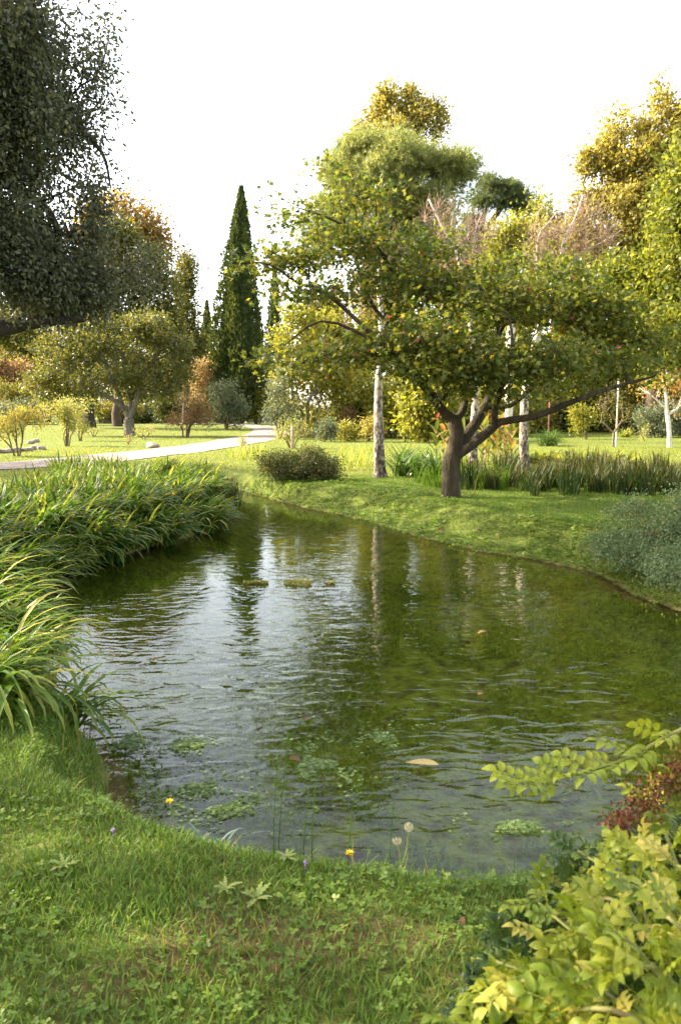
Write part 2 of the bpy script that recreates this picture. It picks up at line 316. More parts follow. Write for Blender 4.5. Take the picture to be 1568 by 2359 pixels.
def height(x, y):
    x = np.asarray(x, float); y = np.asarray(y, float)
    s = sdf(x, y) + .10*(vnoise(x, y, 2.2, 3)-.5)
    w = .38 + .95*sstep(6, 11, y)*sstep(-1, 0.5, x)
    out = WATER_Z + .36*sstep(-.05, 1, s/w) + .03*(vnoise(x, y, 1.1, 5)-.5)*sstep(.2, .8, s) + .05*(vnoise(x, y, 3.1, 8)-.5)*sstep(0, .3, s)*(1-sstep(1.0, 2.0, s))
    inn = WATER_Z - .02 - .26*sstep(0, .8, -s) + .14*(vnoise(x, y, 1.6, 9)-.5)*sstep(.2, .8, -s)+.05*(vnoise(x, y, 5, 4)-.5)*sstep(.2, .6, -s)
    far = -.2*sstep(150, 600, y)
    return np.where(s > 0, out, inn) + far
SOIL = [(180, 1975, .42, .16), (560, 2230, .60, .26), (420, 2140, .22, .12), (640, 2130, .30, .12), (760, 2300, .40, .18), (300, 2250, .25, .12), (930, 2180, .3, .1)]
def soil(x, y):
    m = vnoise(x, y, 2.4, 51)*.34+vnoise(x, y, 7, 52)*.34
    for px, py, a, b in SOIL:
        c = G(px, py); m = m+.20*np.exp(-((x-c[0])/a)**2-((y-c[1])/b)**2)
    return m*(1-sstep(4.5, 6.5, y))
def gz(x, y): return float(height(np.array([x]), np.array([y]))[0])
def onground(px, py):
    p = G(px, py); p[2] = gz(p[0], p[1]); return p
def at(px, Y):
    x = X(px, Y); return np.array([x, Y, gz(x, Y)])

def groundmat():
    m, nt, N, L = newmat('lawn_ground')
    tc = N.new('ShaderNodeTexCoord')
    def noise(s, d=6, r=.6):
        n = N.new('ShaderNodeTexNoise'); n.inputs['Scale'].default_value = s; n.inputs['Detail'].default_value = d; n.inputs['Roughness'].default_value = r
        L.new(tc.outputs['Object'], n.inputs[0]); return n
    a = noise(22, 8, .7); b = noise(1.3, 5)
    r1 = ramp(N, [(.25, (.055, .075, .016)), (.5, (.12, .145, .028)), (.75, (.20, .21, .05))]); L.new(a.outputs[0], r1.inputs[0])
    r2 = ramp(N, [(.2, (.08, .048, .028)), (.5, (.17, .095, .055)), (.8, (.26, .16, .095))]); L.new(a.outputs[0], r2.inputs[0])
    sm = N.new('ShaderNodeAttribute'); sm.attribute_name = 't'; r3 = ramp(N, [(.45, (0, 0, 0)), (.72, (.85, .85, .85))]); L.new(sm.outputs['Fac'], r3.inputs[0])
    # bare soil only on the near bank and at the water
    sx = N.new('ShaderNodeSeparateXYZ'); L.new(tc.outputs['Object'], sx.inputs[0])
    nr = N.new('ShaderNodeMapRange'); nr.inputs[1].default_value = 4; nr.inputs[2].default_value = 8; nr.inputs[3].default_value = .85; nr.inputs[4].default_value = .12; L.new(sx.outputs[1], nr.inputs[0])
    mu = N.new('ShaderNodeMath'); mu.operation = 'MULTIPLY'; L.new(r3.outputs[0], mu.inputs[0]); L.new(nr.outputs[0], mu.inputs[1])
    wt = N.new('ShaderNodeMapRange'); wt.inputs[1].default_value = -.365; wt.inputs[2].default_value = -.325; wt.inputs[3].default_value = 1; wt.inputs[4].default_value = 0; L.new(sx.outputs[2], wt.inputs[0])
    mm = N.new('ShaderNodeMath'); mm.operation = 'MAXIMUM'; L.new(mu.outputs[0], mm.inputs[0]); L.new(wt.outputs[0], mm.inputs[1])
    mx = N.new('ShaderNodeMix'); mx.data_type = 'RGBA'; L.new(mm.outputs[0], mx.inputs[0]); L.new(r1.outputs[0], mx.inputs[6]); L.new(r2.outputs[0], mx.inputs[7])
    # pond bed
    c = noise(6.5, 10, .75)
    r4 = ramp(N, [(.30, (.05, .036, .02)), (.40, (.08, .08, .016)), (.52, (.16, .20, .02)), (.75, (.27, .30, .035))]); L.new(c.outputs[0], r4.inputs[0])
    bd = N.new('ShaderNodeMapRange'); bd.inputs[1].default_value = -.42; bd.inputs[2].default_value = -.36; bd.inputs[3].default_value = 1; bd.inputs[4].default_value = 0; L.new(sx.outputs[2], bd.inputs[0])
    m2 = N.new('ShaderNodeMix'); m2.data_type = 'RGBA'; L.new(bd.outputs[0], m2.inputs[0]); L.new(mx.outputs[2], m2.inputs[6]); L.new(r4.outputs[0], m2.inputs[7])
    p = N.new('ShaderNodeBsdfPrincipled'); p.inputs['Roughness'].default_value = .95; p.inputs['Specular IOR Level'].default_value = .1; L.new(m2.outputs[2], p.inputs['Base Color'])
    bp = N.new('ShaderNodeBump'); bp.inputs['Strength'].default_value = .8; bp.inputs['Distance'].default_value = .05; L.new(a.outputs[0], bp.inputs['Height']); L.new(bp.outputs[0], p.inputs['Normal'])
    o = N.new('ShaderNodeOutputMaterial'); L.new(p.outputs[0], o.inputs[0]); return m
def axis(a, b, step, far, grow=1.16):
    c = list(np.arange(a, b+1e-6, step)); s = step
    while c[-1] < far[1]: s *= grow; c.append(c[-1]+s)
    s = step; lo = []
    x = a
    while x > far[0]: s *= grow; x -= s; lo.append(x)
    return np.array(lo[::-1]+c)
def grid(xs, ys, zf):
    Xg, Yg = np.meshgrid(xs, ys); Z = zf(Xg, Yg); nx = len(xs); ny = len(ys)
    V = np.stack([Xg, Yg, Z], -1).reshape(-1, 3); i = np.arange(nx*ny).reshape(ny, nx)
    return V, np.stack([i[:-1, :-1], i[:-1, 1:], i[1:, 1:], i[1:, :-1]], -1).reshape(-1, 4)
g = Geo(); V, Fq = grid(axis(-7.5, 7.5, .09, (-2500, 2500)), axis(.6, 23, .09, (-60, 4000)), height); g.add(V, [Fq], .5, soil(V[:, 0], V[:, 1]))
tag(g.build('ground', groundmat()), kind='structure')

# ------------------------------------------------------------------ water
def watermat():
    m, nt, N, L = newmat('clear_pond_water')
    tc = N.new('ShaderNodeTexCoord')
    def mapping(sc, rot):
        mp = N.new('ShaderNodeMapping'); mp.inputs['Scale'].default_value = sc; mp.inputs['Rotation'].default_value = (0, 0, rot); L.new(tc.outputs['Object'], mp.inputs[0]); return mp
    def noise(mp, s, d, dist=0):
        n = N.new('ShaderNodeTexNoise'); n.inputs['Scale'].default_value = s; n.inputs['Detail'].default_value = d; n.inputs['Roughness'].default_value = .5; n.inputs['Distortion'].default_value = dist
        L.new(mp.outputs[0], n.inputs[0]); return n
    a = noise(mapping((1, 1.9, 1), R_(16)), 3.6, 1.5, .9); b = noise(mapping((1, 1.5, 1), R_(-25)), 15, 2); c = noise(mapping((1, 1, 1), 0), 1.1, 2)
    calm = ramp(N, [(.36, (.25, .25, .25)), (.62, (1, 1, 1))]); L.new(noise(mapping((1, 1.3, 1), .4), .55, 3, .5).outputs[0], calm.inputs[0])
    sp = N.new('ShaderNodeSeparateXYZ'); L.new(tc.outputs['Object'], sp.inputs[0]); fy = N.new('ShaderNodeMapRange'); fy.inputs[1].default_value = 6; fy.inputs[2].default_value = 14; fy.inputs[3].default_value = 1; fy.inputs[4].default_value = .30; L.new(sp.outputs[1], fy.inputs[0])
    cm = N.new('ShaderNodeMath'); cm.operation = 'MULTIPLY'; L.new(calm.outputs[0], cm.inputs[0]); L.new(fy.outputs[0], cm.inputs[1])
    def bump(n, dist, prev=None, strength=1.0):
        q = N.new('ShaderNodeBump'); q.inputs['Distance'].default_value = dist; L.new(cm.outputs[0], q.inputs['Strength']); L.new(n.outputs[0], q.inputs['Height'])
        if prev: L.new(prev.outputs[0], q.inputs['Normal'])
        return q
    b1 = bump(a, .0135); b2 = bump(b, .0016, b1); b3 = bump(c, .006, b2)
    fr = N.new('ShaderNodeFresnel'); fr.inputs[0].default_value = 1.33; L.new(b3.outputs[0], fr.inputs['Normal'])
    gl = N.new('ShaderNodeBsdfGlossy'); gl.inputs['Roughness'].default_value = .02; L.new(b3.outputs[0], gl.inputs['Normal'])
    tr = N.new('ShaderNodeBsdfTransparent'); tr.inputs[0].default_value = (.97, .985, .87, 1)
    ms = N.new('ShaderNodeMixShader'); L.new(fr.outputs[0], ms.inputs[0]); L.new(tr.outputs[0], ms.inputs[1]); L.new(gl.outputs[0], ms.inputs[2])
    o = N.new('ShaderNodeOutputMaterial'); L.new(ms.outputs[0], o.inputs[0]); return m
g = Geo(); V, Fq = grid(np.linspace(-9, 15, 60), np.linspace(2.2, 23.5, 60), lambda x, y: np.full(x.shape, WATER_Z)); g.add(V, [Fq])
tag(g.build('water', watermat()), kind='structure')

# ------------------------------------------------------------------ path
def catmull(P, n):
    P = [np.array(p, float) for p in P]; P = [2*P[0]-P[1]]+P+[2*P[-1]-P[-2]]; out = []
    for i in range(1, len(P)-2):
        for k in range(n):
            t = k/n; out.append(.5*((2*P[i])+(-P[i-1]+P[i+1])*t+(2*P[i-1]-5*P[i]+4*P[i+1]-P[i+2])*t*t+(-P[i-1]+3*P[i]-3*P[i+1]+P[i+2])*t**3))
    out.append(P[-2]); return np.array(out)
PATH = catmull([(-24, 13), (-16, 17.6), (-9.7, 22.4), (-6.95, 29.5), (-5.3, 39), (-4.7, 50), (-5.4, 63), (-8, 78), (-13, 90), (-22, 98)], 14)
tn = nrm(np.gradient(PATH, axis=0)); nn = np.stack([tn[:, 1], -tn[:, 0]], 1); PW = 1.5
g = Geo(); rows = []
for k in np.linspace(-1, 1, 7):
    wob = .45*(vnoise(PATH[:, 0], PATH[:, 1], .7, 12+int(k > 0))-.5)*(abs(k) == 1)
    q = PATH+nn*(k*PW+wob)[:, None]; rows.append(np.stack([q[:, 0], q[:, 1], height(q[:, 0], q[:, 1])+.02+.03*(1-k*k)], 1))
V = np.stack(rows, 1); n0, n1 = V.shape[:2]; i = np.arange(n0*n1).reshape(n0, n1)
g.add(V.reshape(-1, 3), [np.stack([i[:-1, :-1], i[:-1, 1:], i[1:, 1:], i[1:, :-1]], -1).reshape(-1, 4)])
tag(g.build('path', GRAVEL), kind='structure')
def pathdist(x, y):
    d = np.full(np.shape(x), 1e9)
    for p in PATH[::3]: d = np.minimum(d, np.hypot(x-p[0], y-p[1]))
    return d

# ------------------------------------------------------------------ branching
def tube(geo, P, r, sides=6, cap=True, v=.5):
    P = np.asarray(P, float); r = np.asarray(r, float); t = nrm(np.gradient(P, axis=0))
    ref = np.array([.31, .87, .13]) if abs(t[0]@np.array([.31, .87, .13])) < .9 else np.array([1., 0, 0])
    u = nrm(np.cross(t, ref)); w = np.cross(t, u); a = np.arange(sides)*2*pi/sides
    V = P[:, None]+r[:, None, None]*(u[:, None]*np.cos(a)[None, :, None]+w[:, None]*np.sin(a)[None, :, None])
    n = len(P); i = np.arange(n*sides).reshape(n, sides); j = np.roll(i, -1, 1)
    fs = [np.stack([i[:-1], j[:-1], j[1:], i[1:]], -1).reshape(-1, 4)]
    if cap: fs.append(np.stack([i[-1]], 0))
    geo.add(V.reshape(-1, 3), fs, v, np.repeat(np.linspace(0, 1, n), sides))
class Skel:
    def __init__(s, root): s.P = [np.array(root, float)]; s.par = [-1]; s.rm = {}
    def near(s, p): return int(np.argmin(((np.array(s.P)-p)**2).sum(1)))
    def line(s, pts, start=None, n=4, wob=0.0, rr=None):
        """a hand-placed limb from an existing node"""
        st = s.near(np.array(pts[0])) if start is None else start
        c = catmull([s.P[st]]+[np.array(p, float) for p in pts], n)[1:]; k = st
        for q in c:
            q = q+rng.normal(0, wob, 3) if wob else q
            s.P.append(q); s.par.append(k); k = len(s.P)-1
        if rr:
            for j in range(len(c)): s.rm[len(s.P)-len(c)+j] = rr[0]+(rr[1]-rr[0])*(j+1)/len(c)
        return k
    def grow(s, att, step=.5, wlen=.35, sag=0.0, lock=0):
        P = np.zeros((len(s.P)+len(att)*14, 3)); m = len(s.P); P[:m] = s.P
        L = np.zeros(len(P)); par = list(s.par)
        for i in range(1, m): L[i] = L[par[i]]+np.linalg.norm(P[i]-P[par[i]])
        att = att[np.argsort(((att-P[0])**2).sum(1))]
        for c in att:
            d = np.linalg.norm(P[lock:m]-c, axis=1); k = lock+int(np.argmin(d+wlen*L[lock:m])); dist = d[k-lock]
            n = int(np.clip(round(dist/step), 1, 12)); pd = P[k]-P[par[k]] if par[k] >= 0 else np.array([0, 0, 1.])
            pd = pd/(np.linalg.norm(pd)+1e-9); ctrl = P[k]+pd*dist*.35+rng.normal(0, .06*dist, 3)+np.array([0, 0, sag*dist])
            a = P[k].copy(); prev = k
            for j in range(1, n+1):
                t = j/n; q = a*(1-t)**2+2*ctrl*t*(1-t)+c*t*t
                P[m] = q; par.append(prev); L[m] = L[prev]+np.linalg.norm(q-P[prev]); prev = m; m += 1
        s.P = list(P[:m]); s.par = par
    def mesh(s, geo, R, rtip, sides=6, flare=.35, minr=0):
        P = np.array(s.P); n = len(P); cnt = np.zeros(n); kids = [[] for _ in range(n)]
        for i in range(1, n): kids[s.par[i]].append(i)
        for i in range(n-1, 0, -1):
            if not kids[i]: cnt[i] += 1
            cnt[s.par[i]] += cnt[i]
        e = math.log(R/rtip)/max(math.log(max(cnt[0], 2)), .1); r = rtip*np.maximum(cnt, 1)**e
        for k_, q_ in s.rm.items(): r[k_] = max(r[k_], q_)
        z = P[:, 2]-P[0, 2]; d0 = np.linalg.norm(P[:, :2]-P[0, :2], axis=1)
        r = r*(1+flare*np.exp(-np.maximum(z, 0)/(R*1.6))*(d0 < R*3))
        st = [(0, -1)]
        while st:
            i, p = st.pop(); ch = [i]
            while kids[ch[-1]]:
                k = sorted(kids[ch[-1]], key=lambda q: -cnt[q]); st += [(q, ch[-1]) for q in k[1:]]; ch.append(k[0])
            pts = P[ch]; rr = r[ch].copy()
            if p >= 0: pts = np.vstack([P[p], pts]); rr = np.concatenate([[min(r[p]*.9, rr[0]*1.25)], rr])
            if len(pts) < 2: continue
            rr[-1] *= .5; mr = rr.max()
            if mr < minr: continue
            tube(geo, pts, rr, sides if mr > R*.25 else (5 if mr > R*.08 else 3), v=random.random())

def blob_pts(blobs, n, shell=.45, lumps=0):
    """attractors spread through ellipsoids (centre, radii); shell < 1/3 puts more near the skin"""
    if lumps:
        sub = []
        for b in blobs:
            d = nrm(rng.normal(size=(lumps, 3))); d[:, 2] += .15; rr = rng.uniform(.35, .92, (lumps, 1)); c = np.array(b[:3])+d*rr*np.array(b[3:6])
            for q in c: f = rng.uniform(.20, .38); sub.append((*q, b[3]*f, b[4]*f, b[5]*f, b[6] if len(b) > 6 else 1))
        blobs = sub
    w = np.array([max(b[3]*b[4]*b[5], 1e-6)**.72*(b[6] if len(b) > 6 else 1) for b in blobs]); w /= w.sum(); out = []
    for b, q in zip(blobs, w):
        k = max(1, int(round(q*n))); d = nrm(rng.normal(size=(k, 3))); rr = rng.random(k)[:, None]**shell
        out.append(np.array(b[:3])+d*rr*np.array(b[3:6]))
    return np.concatenate(out)
def B(px, py, rx, ry, Y, rY=None, dens=1.0):
    """crown mass seen at px, py of the survey picture, Y metres away"""
    c = A(px, py, Y); k = Y/F; return (*c, rx*k, (rx+ry)*.5*k if rY is None else rY, ry*k, dens)
def foliage(geo, cl, centre, tpl, per, crad, size, up=.5, out=.5, droop=0.0, vbase=None, flat=1.0):
    M = len(cl)*per; off = rng.normal(0, crad, (M, 3))*np.array([1, 1, flat]); pos = np.repeat(cl, per, 0)+off
    rad = nrm(pos-centre); d = nrm(rng.normal(size=(M, 3))+rad*out+nrm(off)*.8+np.array([0, 0, -droop])); n = nrm(rng.normal(size=(M, 3))*.75+np.array([0, 0, up])+rad*.35)
    v = np.clip(np.repeat(rng.random(len(cl)), per)*.45+rng.random(M)*.62-.03, 0, 1)
    if vbase is not None: v = np.clip(v+vbase(pos), 0, 1)
    scatter(geo, tpl, pos, d, n, size*rng.uniform(.7, 1.3, M), v)
def tree(name, label, cat, base, blobs, mat, bark, R=.2, rtip=.012, ncl=200, per=20, crad=.35, size=.2, tpl=RHOMB, limbs=(), group=None, trunk_h=None, up=.5, out=.5,
         droop=0.0, step=.6, wlen=.35, shell=.45, sag=0.0, extra=None, sides=7, vbase=None, flat=1.0, lean=(0, 0), minr=0, crown='crown', lumps=9):
    base = np.array(base, float); root = empty(name, base, label, cat, group); C = np.array([b[:3] for b in blobs]).mean(0)
    sk = Skel(base-np.array([0, 0, .08]))
    if limbs:
        for l in limbs: sk.line(l)
        lock = 0
    else:
        h = trunk_h if trunk_h is not None else max(.3, (min(b[2]-b[5] for b in blobs)-base[2])*.9)
        sk.line([base+np.array([lean[0]*.4, lean[1]*.4, h*.5]), base+np.array([lean[0], lean[1], h])], 0, 3, R*.15); lock = 4
    att = blob_pts(blobs, ncl, shell, lumps); att[:, 2] = np.maximum(att[:, 2], base[2]+.05)
    sk.grow(att, step, wlen, sag, min(lock, len(sk.P)-1))
    g = Geo(); sk.mesh(g, R, rtip, sides, minr=minr); g.build('trunk', bark, root, origin=base)
    if mat is not None:
        g = Geo(); foliage(g, att, C, tpl, per, crad, size, up, out, droop, vbase, flat)
        g.build(crown, mat, root, smooth=False, origin=base)
    if extra: extra(root, base, att, sk)
    return root
def shrub(name, label, base, blobs, mat, ncl=120, per=22, crad=.15, size=.08, stems=5, bark=STEM, tpl=RHOMB, group=None, extra=None, R=.025, rtip=.005, shell=.4, up=.5, out=.6, cat='shrub', step=.25, droop=0.0, lumps=7):
    base = np.array(base, float); root = empty(name, base, label, cat, group); C = np.array([b[:3] for b in blobs]).mean(0)
    att = blob_pts(blobs, ncl, shell, lumps); att[:, 2] = np.maximum(att[:, 2], base[2]+.04); g = Geo()
    k = rng.integers(0, stems, len(att)); ang = np.arctan2(att[:, 1]-base[1], att[:, 0]-base[0]); order = np.argsort(ang)
    spread = max(b[3] for b in blobs)*.18
    for q in np.array_split(order, stems):
        if len(q) == 0: continue
        m = att[q].mean(0)-base; s0 = base+np.array([m[0], m[1], 0])*.12+np.append(rng.normal(0, spread*.4, 2), -.03)
        sk = Skel(s0); sk.line([s0+np.array([m[0]*.15, m[1]*.15, .25*m[2]])], 0, 2); sub = att[q]
        sk.grow(sub[:: max(1, len(sub)//40)], step, .3); sk.mesh(g, R, rtip, 5, 0)
    g.build('stems', bark, root, origin=base)
    g = Geo(); foliage(g, att, C, tpl, per, crad, size, up, out, droop); g.build('foliage', mat, root, smooth=False, origin=base)
    if extra: extra(root, base, att)
    return root
def blossoms(mat, n, size, top=.5):
    def f(root, base, att, *_):
        g = Geo(); z = att[:, 2]; q = att[z > np.quantile(z, top)]; q = q[rng.integers(0, len(q), n)]+rng.normal(0, .05, (n, 3))
        for k in range(6): scatter(g, OVAL, q, nrm(rng.normal(size=(n, 3))+np.array([0, 0, .6])), rng.normal(size=(n, 3)), size)
        g.build('blossom', mat, root, smooth=False, origin=base)
    return f

# ------------------------------------------------------------------ holm oak hanging over the pond, top left
def oak():
    base = np.array([-9.6, 9.6, gz(-9.6, 9.6)])
    root = empty('holm_oak', base, 'huge dark evergreen oak overhanging the upper left, its low bough reaching in', 'tree')
    sk = Skel(base-np.array([0, 0, .1])); top = sk.line([base+np.array([.1, .1, 1.4]), base+np.array([.4, .1, 2.7])], 0, 4)
    sk.line([A(-260, 700, 10.2), A(-90, 770, 10.6), A(0, 757, 10.8), A(100, 740, 11), A(188, 735, 11.2)], top, 4, 0, (.20, .06))
    sk.line([A(-300, 520, 10.2), A(-130, 430, 10.6), A(0, 420, 10.8), A(115, 490, 11), A(140, 600, 11.2)], top, 4, 0, (.12, .02))
    sk.line([A(-300, 400, 10), A(-130, 250, 10.2), A(60, 225, 10.6), A(160, 280, 11), A(235, 352, 11.3), A(257, 440, 11.5)], top, 4, 0, (.09, .012))
    t2 = sk.line([base+np.array([.2, -.2, 5]), base+np.array([.5, -.5, 8.5])], top)
    sk.line([A(-200, 60, 10), A(20, 50, 10.4), A(150, 20, 10.8), A(230, 60, 11)], t2)
    sk.line([(-8, 4, 6), (-7.5, 1.5, 8)], t2-4); sk.line([(-9, 13, 6), (-9.5, 17, 8)], t2-4)
    vis = [B(90, 60, 130, 90, 10.8, .9), B(20, 150, 110, 130, 10.4, 1.0, 1.5), B(60, 300, 150, 130, 10.8, 1.1, 1.3), B(200, 90, 55, 80, 11.2, .6, .40), B(215, 210, 45, 70, 11.3, .6, .40),
           B(205, 340, 45, 70, 11.3, .6, .45), B(110, 430, 130, 80, 11, .9, .30), B(215, 455, 40, 55, 11.4, .5, .7), B(30, 480, 90, 70, 10.6, .8, .3), B(80, 570, 150, 75, 11, .9, 1.5), B(220, 560, 50, 60, 11.4, .6, 1.0),
           B(60, 660, 130, 75, 11, .9, 1.6), B(190, 650, 70, 65, 11.2, .7, 1.1), B(-60, 560, 90, 180, 10.5, 1.2), B(-70, 250, 120, 240, 10.2, 1.5), B(110, 690, 100, 26, 11.2, .5, .8), B(215, 700, 45, 28, 11.3, .4, .6), B(330, 640, 50, 60, 11.6, .5, .25)]
    att = blob_pts(vis, 1550, .5, 16); big = [(-9, 1, 7, 3.2, 3, 3), (-9, 5, 8.5, 3.2, 3, 4), (-10, 10, 10.5, 4, 4, 4), (-10, 14.5, 8.5, 2.6, 3, 4.2), (-11.5, 19, 8, 2.4, 2.5, 4.4),
           (-6.3, 3, 9.2, 3, 3, 2.2), (-6, 8, 11.4, 3, 4, 2.2), (-12, 6, 6.5, 3, 4, 4), (-12, 13, 6.5, 3, 4, 4)]
    att2 = blob_pts(big, 520, .5); C = np.array([-8.5, 9, 6.5])
    sk.grow(np.concatenate([att[::2], att2[::2]]), .5, .3)
    g = Geo(); sk.mesh(g, .48, .009, 9); g.build('trunk', BARK_DARK, root, origin=base)
    g = Geo(); foliage(g, att, C, RHOMB, 52, .12, .066, .3, .3, .6, None, 1.5)
    foliage(g, att2, C, RHOMB, 46, .50, .21, .3, .4, .2); g.build('crown', L_OAK, root, smooth=False, origin=base)
oak()
# ------------------------------------------------------------------ maple
def maple():
    Ym = 14.4; base = onground(1038, 1146); Ym = base[1]
    root = empty('maple_tree', base, 'spreading maple with a short forked trunk on the grassy bank', 'tree')
    sk = Skel(base-np.array([0, 0, .06])); P = lambda x, y, dy=0: A(x, y, Ym+dy)
    t = sk.line([P(1038, 1115), P(1038, 1080), P(1041, 1056)], 0, 3)
    a = sk.line([P(1052, 1005, .05), P(1047, 968, .05)], t, 3, 0, (.15, .125))
    a1 = sk.line([P(1022, 950), P(985, 900, -.4), P(930, 840, -.8), P(850, 780, -1.0), P(740, 740, -1.2), P(650, 800, -1.2)], a, 3, 0, (.07, .012))
    a2 = sk.line([P(1066, 945, .3), P(1072, 890, .5), P(1060, 800, .6), P(1020, 720, .6), P(970, 660, .4)], a, 3, 0, (.08, .03))
    sk.line([P(900, 760, .2), P(850, 690, .6), P(820, 600, .9), P(790, 500, 1.0), P(770, 400, 1.0)], a1-11, 3, 0, (.05, .010))
    sk.line([P(752, 676, -.2), P(690, 655, -.2), P(620, 610, -.2), P(555, 607, -.2)], a1-8, 3, 0, (.04, .010))
    sk.line([P(917, 643, .5), P(860, 560, .5), P(760, 505, .4), P(690, 480, .4)], a2-2, 3, 0, (.035, .012))
    b = sk.line([P(1075, 1002, .25), P(1108, 955, .5), P(1130, 900, .9), P(1140, 820, 1.2), P(1150, 740, 1.4), P(1120, 640, 1.4)], t, 3, 0, (.12, .03))
    sk.line([P(1190, 820, 1.5), P(1260, 740, 1.8), P(1330, 660, 2)], b-9, 3)
    c = sk.line([P(1090, 1022, -.1), P(1132, 988, -.2), P(1155, 972, -.3), P(1230, 960, -.5), P(1292, 936, -.6), P(1370, 906, -.6), P(1440, 885, -.5), P(1505, 868, -.4)], t, 3, 0, (.10, .022))
    sk.line([P(1140, 940, -.5), P(1160, 880, -1.0), P(1180, 800, -1.2), P(1170, 720, -1.2)], c-17, 3, 0, (.055, .02))
    sk.line([P(1175, 935, .6), P(1240, 880, 1.0), P(1320, 820, 1.3), P(1410, 760, 1.5)], b-11, 3)
    b_ = lambda x, y, rx, ry, dy, d=1.0, rY=.8: B(x, y, rx, ry, Ym+dy, rY, d)
    blobs = [b_(590, 605, 48, 18, -.2, .7, .35), b_(545, 612, 18, 9, -.2, .7, .2), b_(640, 595, 50, 20, 0, .9, .4), b_(690, 500, 66, 26, .4, .8, .5), b_(640, 465, 24, 12, .4, .6, .2), b_(765, 400, 34, 36, .9, .5, .3), b_(810, 465, 80, 45, .8, .6, .7), b_(890, 450, 40, 34, .8, .25, .4), b_(700, 600, 85, 30, .3, 1.1),
             b_(830, 560, 110, 44, .5, 1.1), b_(740, 675, 100, 22, -.3, 1.1, .8), b_(660, 826, 80, 14, -1.2, 1.1, .5), b_(780, 815, 110, 22, -1, 1.1, .8), b_(930, 660, 120, 60, .4, 1.1), b_(880, 800, 110, 45, -.6, 1.1),
             b_(1000, 780, 100, 70, -1.0, 1.1), b_(1060, 655, 110, 45, .8, 1.1), b_(1160, 690, 120, 60, -.4, 1.1), b_(1110, 840, 120, 60, -1.0, 1.2), b_(1280, 700, 130, 65, .8, 1.1), b_(1240, 830, 120, 50, -.8, 1.2), b_(1390, 730, 110, 65, 1.2, 1),
             b_(1390, 830, 95, 26, .2, .9), b_(1470, 790, 65, 45, .8, .8), b_(1480, 850, 50, 14, -.3, .7, .5), b_(1020, 900, 60, 26, -.8, .9, .4), b_(1180, 905, 70, 22, -1.2, .8, .5), b_(1310, 890, 55, 22, .5, .7, .5), b_(1290, 630, 100, 35, 1.2, .8), b_(1150, 610, 70, 26, .8, .7), b_(960, 850, 70, 34, -1.4, .9, .5), b_(990, 580, 60, 40, .5, .7)]
    att = blob_pts(blobs, 1350, .5); sk.grow(att, .28, .25)
    g = Geo(); sk.mesh(g, .160, .0042, 12, .22); g.build('trunk', BARK_MAPLE, root, origin=base)
    C = A(1020, 760, Ym); g = Geo()
    foliage(g, att, C, MAPLE, 16, .25, .112, 1.1, .35, .15, None, .40); g.build('crown', L_MAPLE, root, smooth=False, origin=base)
maple()
# ------------------------------------------------------------------ trees of the background
def cypress(label, px0, ptop, py_base, pxtop, hw, Y, n, group='cypresses on the skyline', lobes=(), size=.45):
    k = Y/F; base = np.array([X(px0, Y), Y, gz(X(px0, Y), Y)]); top = A(pxtop, ptop, Y); H = top[2]-base[2]; Rr = hw*k
    root = empty('cypress', base, label, 'tree', group); g = Geo(); tube(g, [base, base+np.array([0, 0, H*.3]), base+(top-base)*.9], [Rr*.18, Rr*.14, .03], 7); g.build('trunk', BARK, root, origin=base)
    f = Geo()
    def col(b, tp, rad, n, seed):
        H = tp[2]-b[2]
        prof = lambda u: rad*np.clip(np.minimum((u+.10)/.18, 1)**.6*(1-u**1.55)**.95, 0, 1)
        u = np.linspace(.015, .985, 40); a = np.arange(20)*2*pi/20; U, Aa = np.meshgrid(u, a, indexing='ij')
        rr = prof(U)*.70*(1+.12*np.sin(Aa*5+3*U*4+seed)); core = b+(tp-b)*U[..., None]+np.stack([np.cos(Aa)*rr, np.sin(Aa)*rr, 0*rr], -1)
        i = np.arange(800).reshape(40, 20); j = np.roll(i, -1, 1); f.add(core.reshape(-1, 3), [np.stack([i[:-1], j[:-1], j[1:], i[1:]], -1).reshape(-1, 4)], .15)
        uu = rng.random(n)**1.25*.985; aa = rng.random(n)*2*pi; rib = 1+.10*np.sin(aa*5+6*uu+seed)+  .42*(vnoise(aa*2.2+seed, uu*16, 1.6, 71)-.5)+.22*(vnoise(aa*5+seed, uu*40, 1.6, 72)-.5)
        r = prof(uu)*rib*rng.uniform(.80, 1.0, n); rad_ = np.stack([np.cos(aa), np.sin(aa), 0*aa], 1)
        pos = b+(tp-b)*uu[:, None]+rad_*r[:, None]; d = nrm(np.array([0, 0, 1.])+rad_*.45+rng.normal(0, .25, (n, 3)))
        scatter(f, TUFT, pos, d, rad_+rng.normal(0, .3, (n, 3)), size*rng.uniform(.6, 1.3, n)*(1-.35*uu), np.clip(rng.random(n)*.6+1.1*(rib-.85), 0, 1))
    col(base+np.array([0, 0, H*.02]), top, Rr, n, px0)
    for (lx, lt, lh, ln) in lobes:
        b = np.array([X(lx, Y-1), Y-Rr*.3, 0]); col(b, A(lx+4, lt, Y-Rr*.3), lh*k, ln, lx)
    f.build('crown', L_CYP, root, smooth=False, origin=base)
cypress('tallest dark green cypress spire standing alone against the sky', 541, 424, 890, 556, 66, 92, 14000, lobes=[(520, 640, 26, 1800), (534, 530, 30, 2000)])
cypress('narrow cypress half hidden behind the right flank of the tallest spire', 590, 700, 880, 594, 17, 115, 1800)
cypress('small pointed cypress to the left of the tallest spire', 474, 690, 870, 477, 27, 112, 3000)
cypress('slim grey green cypress between the tallest spire and the maple', 626, 612, 880, 634, 30, 105, 3200)
def wide(px, Y): return at(px, Y)
